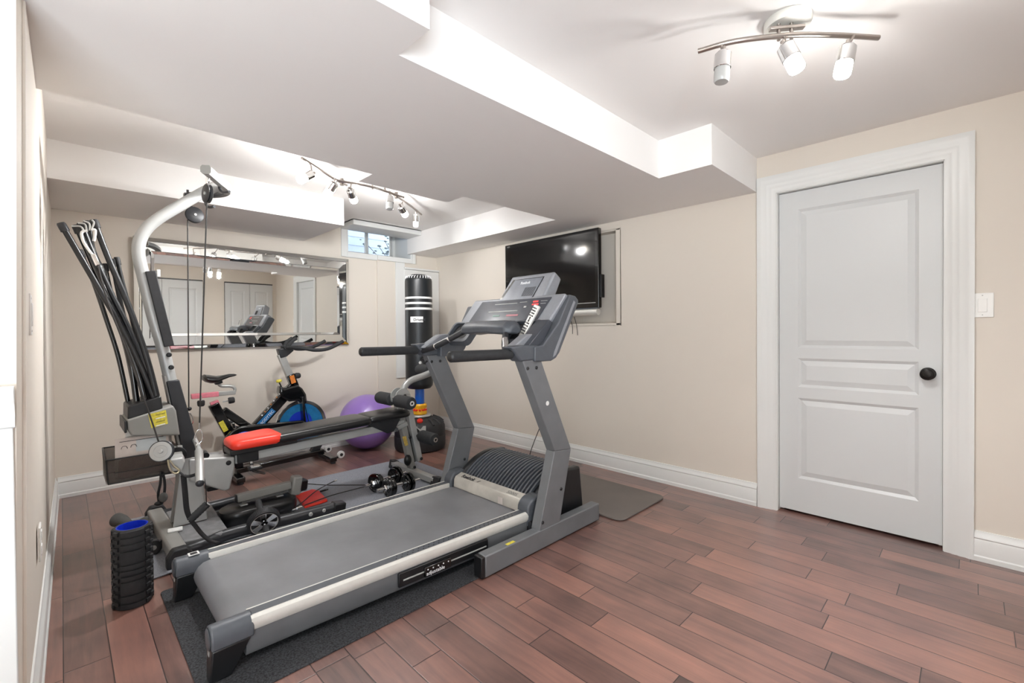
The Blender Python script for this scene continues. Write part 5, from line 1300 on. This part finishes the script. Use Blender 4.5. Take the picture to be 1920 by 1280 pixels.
aw = thing('ab_wheel', 'black ab wheel with silver spokes resting against the gym floor frame', 'ab wheel', (.82, 2.90, .006))
wc_ = Vector((0.808, 2.839, 0.088)); wx = Vector((.10, 1, .42)).normalized()
Rr = .083
link('tyre', B().ring([(Rr - .012, -.022), (Rr - .003, -.022), (Rr, -.017), (Rr, .017), (Rr - .003, .022), (Rr - .012, .022)], wc_, wx, 64), black_rubber, aw)
tu = Vector((1, 0, 0)); tu = (tu - wx * tu.dot(wx)).normalized(); tv_ = wx.cross(tu)
for i in range(60):
    a = 2 * math.pi * i / 60; d_ = tu * math.cos(a) + tv_ * math.sin(a)
    link('tread_bar', B().beam(wc_ + d_ * (Rr + .0005) - wx * .016, wc_ + d_ * (Rr + .0005) + wx * .016, .003, .003, up=tuple(d_)), charcoal, aw) if i % 1 == 0 else None
for i in range(6):
    a = 2 * math.pi * (i + .2) / 6; d_ = tu * math.cos(a) + tv_ * math.sin(a); e_ = wx.cross(d_)
    q = [wc_ + d_ * .016 - e_ * .012, wc_ + d_ * .016 + e_ * .012, wc_ + d_ * .070 + e_ * .026, wc_ + d_ * .070 - e_ * .010]
    link('spoke', B().prism([p - wx * .020 for p in q], wx * .010), chrome, aw, bevel=.001)
link('rim_disc', B().ring([(.012, -.006), (.072, -.006), (.072, .006), (.012, .006)], wc_, wx, 48), charcoal, aw)
link('rim', B().ring([(.068, -.021), (.073, -.021), (.073, .021), (.068, .021)], wc_, wx, 48), silver, aw)
link('handle_bar', B().cyl(wc_ - wx * .105, wc_ + wx * .17, .008, 14), chrome, aw)
for s_, l0, l1 in ((-1, .045, .10), (1, .050, .175)): link('handle_grip', B().lathe([(.0, l0), (.0165, l0), (.018, l0 + .01), (.0155, (l0 + l1) / 2), (.018, l1 - .01), (.016, l1), (0, l1)], wc_, wx * s_, 18), foam_black, aw)

fr = thing('foam_roller', 'black knobbly foam roller standing upright with a blue core', 'foam roller', (.208, 2.556, 0))
fc = Vector((.208, 2.556, 0)); FRr, FH = .067, .335
link('core', B().ring([(.050, .001), (.055, .001), (.055, FH), (.050, FH)], fc, (0, 0, 1), 48), deep_blue, fr)
link('core_infill', B().lathe([(0, FH - .030), (.0505, FH - .030), (.0505, FH - .034), (0, FH - .034)], fc, (0, 0, 1), 40), deep_blue, fr, label='blue plastic inside the tube')
link('foam_sleeve', B().ring([(.0545, 0), (FRr - .004, 0), (FRr - .002, .004), (FRr - .002, FH - .004), (FRr - .005, FH), (.0545, FH)], fc, (0, 0, 1), 64), black_rubber, fr)
def block(a0, a1, z0, z1, h, name='tread_block'):
    n = max(2, int((a1 - a0) / .12)); rings = []
    for i in range(n + 1):
        a = a0 + (a1 - a0) * i / n; c, s__ = math.cos(a), math.sin(a)
        rings.append([fc + Vector((c * (FRr - .004), s__ * (FRr - .004), z0)), fc + Vector((c * (FRr + h), s__ * (FRr + h), z0 + .002)), fc + Vector((c * (FRr + h), s__ * (FRr + h), z1 - .002)), fc + Vector((c * (FRr - .004), s__ * (FRr - .004), z1))])
    return B().loft(rings)
zs = [.006, .030, .052, .074, .130, .152, .174, .196, .252, .274, .300, .328]
cam_a = math.atan2(-fc.y, -fc.x)
for sec in range(3):
    base = cam_a - .62 + sec * 2 * math.pi / 3
    for z0, z1 in ((.004, .026), (.030, .060), (.064, .118), (.122, .142), (.146, .166), (.170, .190), (.194, .248), (.252, .276), (.280, .304), (.308, .331)):
        link('tread_block', block(base, base + 1.25, z0, z1, .003), black_rubber, fr)
ct = 0
for sec in range(3):
    base = cam_a - .62 + 1.30 + sec * 2 * math.pi / 3
    for k in range(10):
        for j in range(2):
            if ct >= 66: break
            z0 = .006 + k * .0325 + (.014 if j else 0)
            if z0 + .018 > FH - .003: continue
            link('tread_knob', block(base + j * .36, base + .30 + j * .36, z0, z0 + .018, .005), black_rubber, fr); ct += 1
gp = thing('neck_pad', 'grey curved foam pad lying behind the black foam roller', 'foam pad', (.25, 2.86, 0))
path = catmull([(0.224, 3.621, 0.045), (0.252, 3.566, 0.040), (0.290, 3.492, 0.028), (0.337, 3.473, 0.035), (0.380, 3.450, 0.045)], 6)
link('foam', B().tube(path, [.040, .036, .022, .026, .036, .030], 16), grey_foam, gp)
link('end_cover', B().sphere((0.386, 3.437, 0.050), .030, 16, 10, (.7, 1, .9)), black_rubber, gp)
link('strap_end', B().tube(catmull([(0.386, 3.437, 0.050), (0.411, 3.514, 0.060), (0.440, 3.642, 0.050)]), .010, 8), strap_mat, gp)
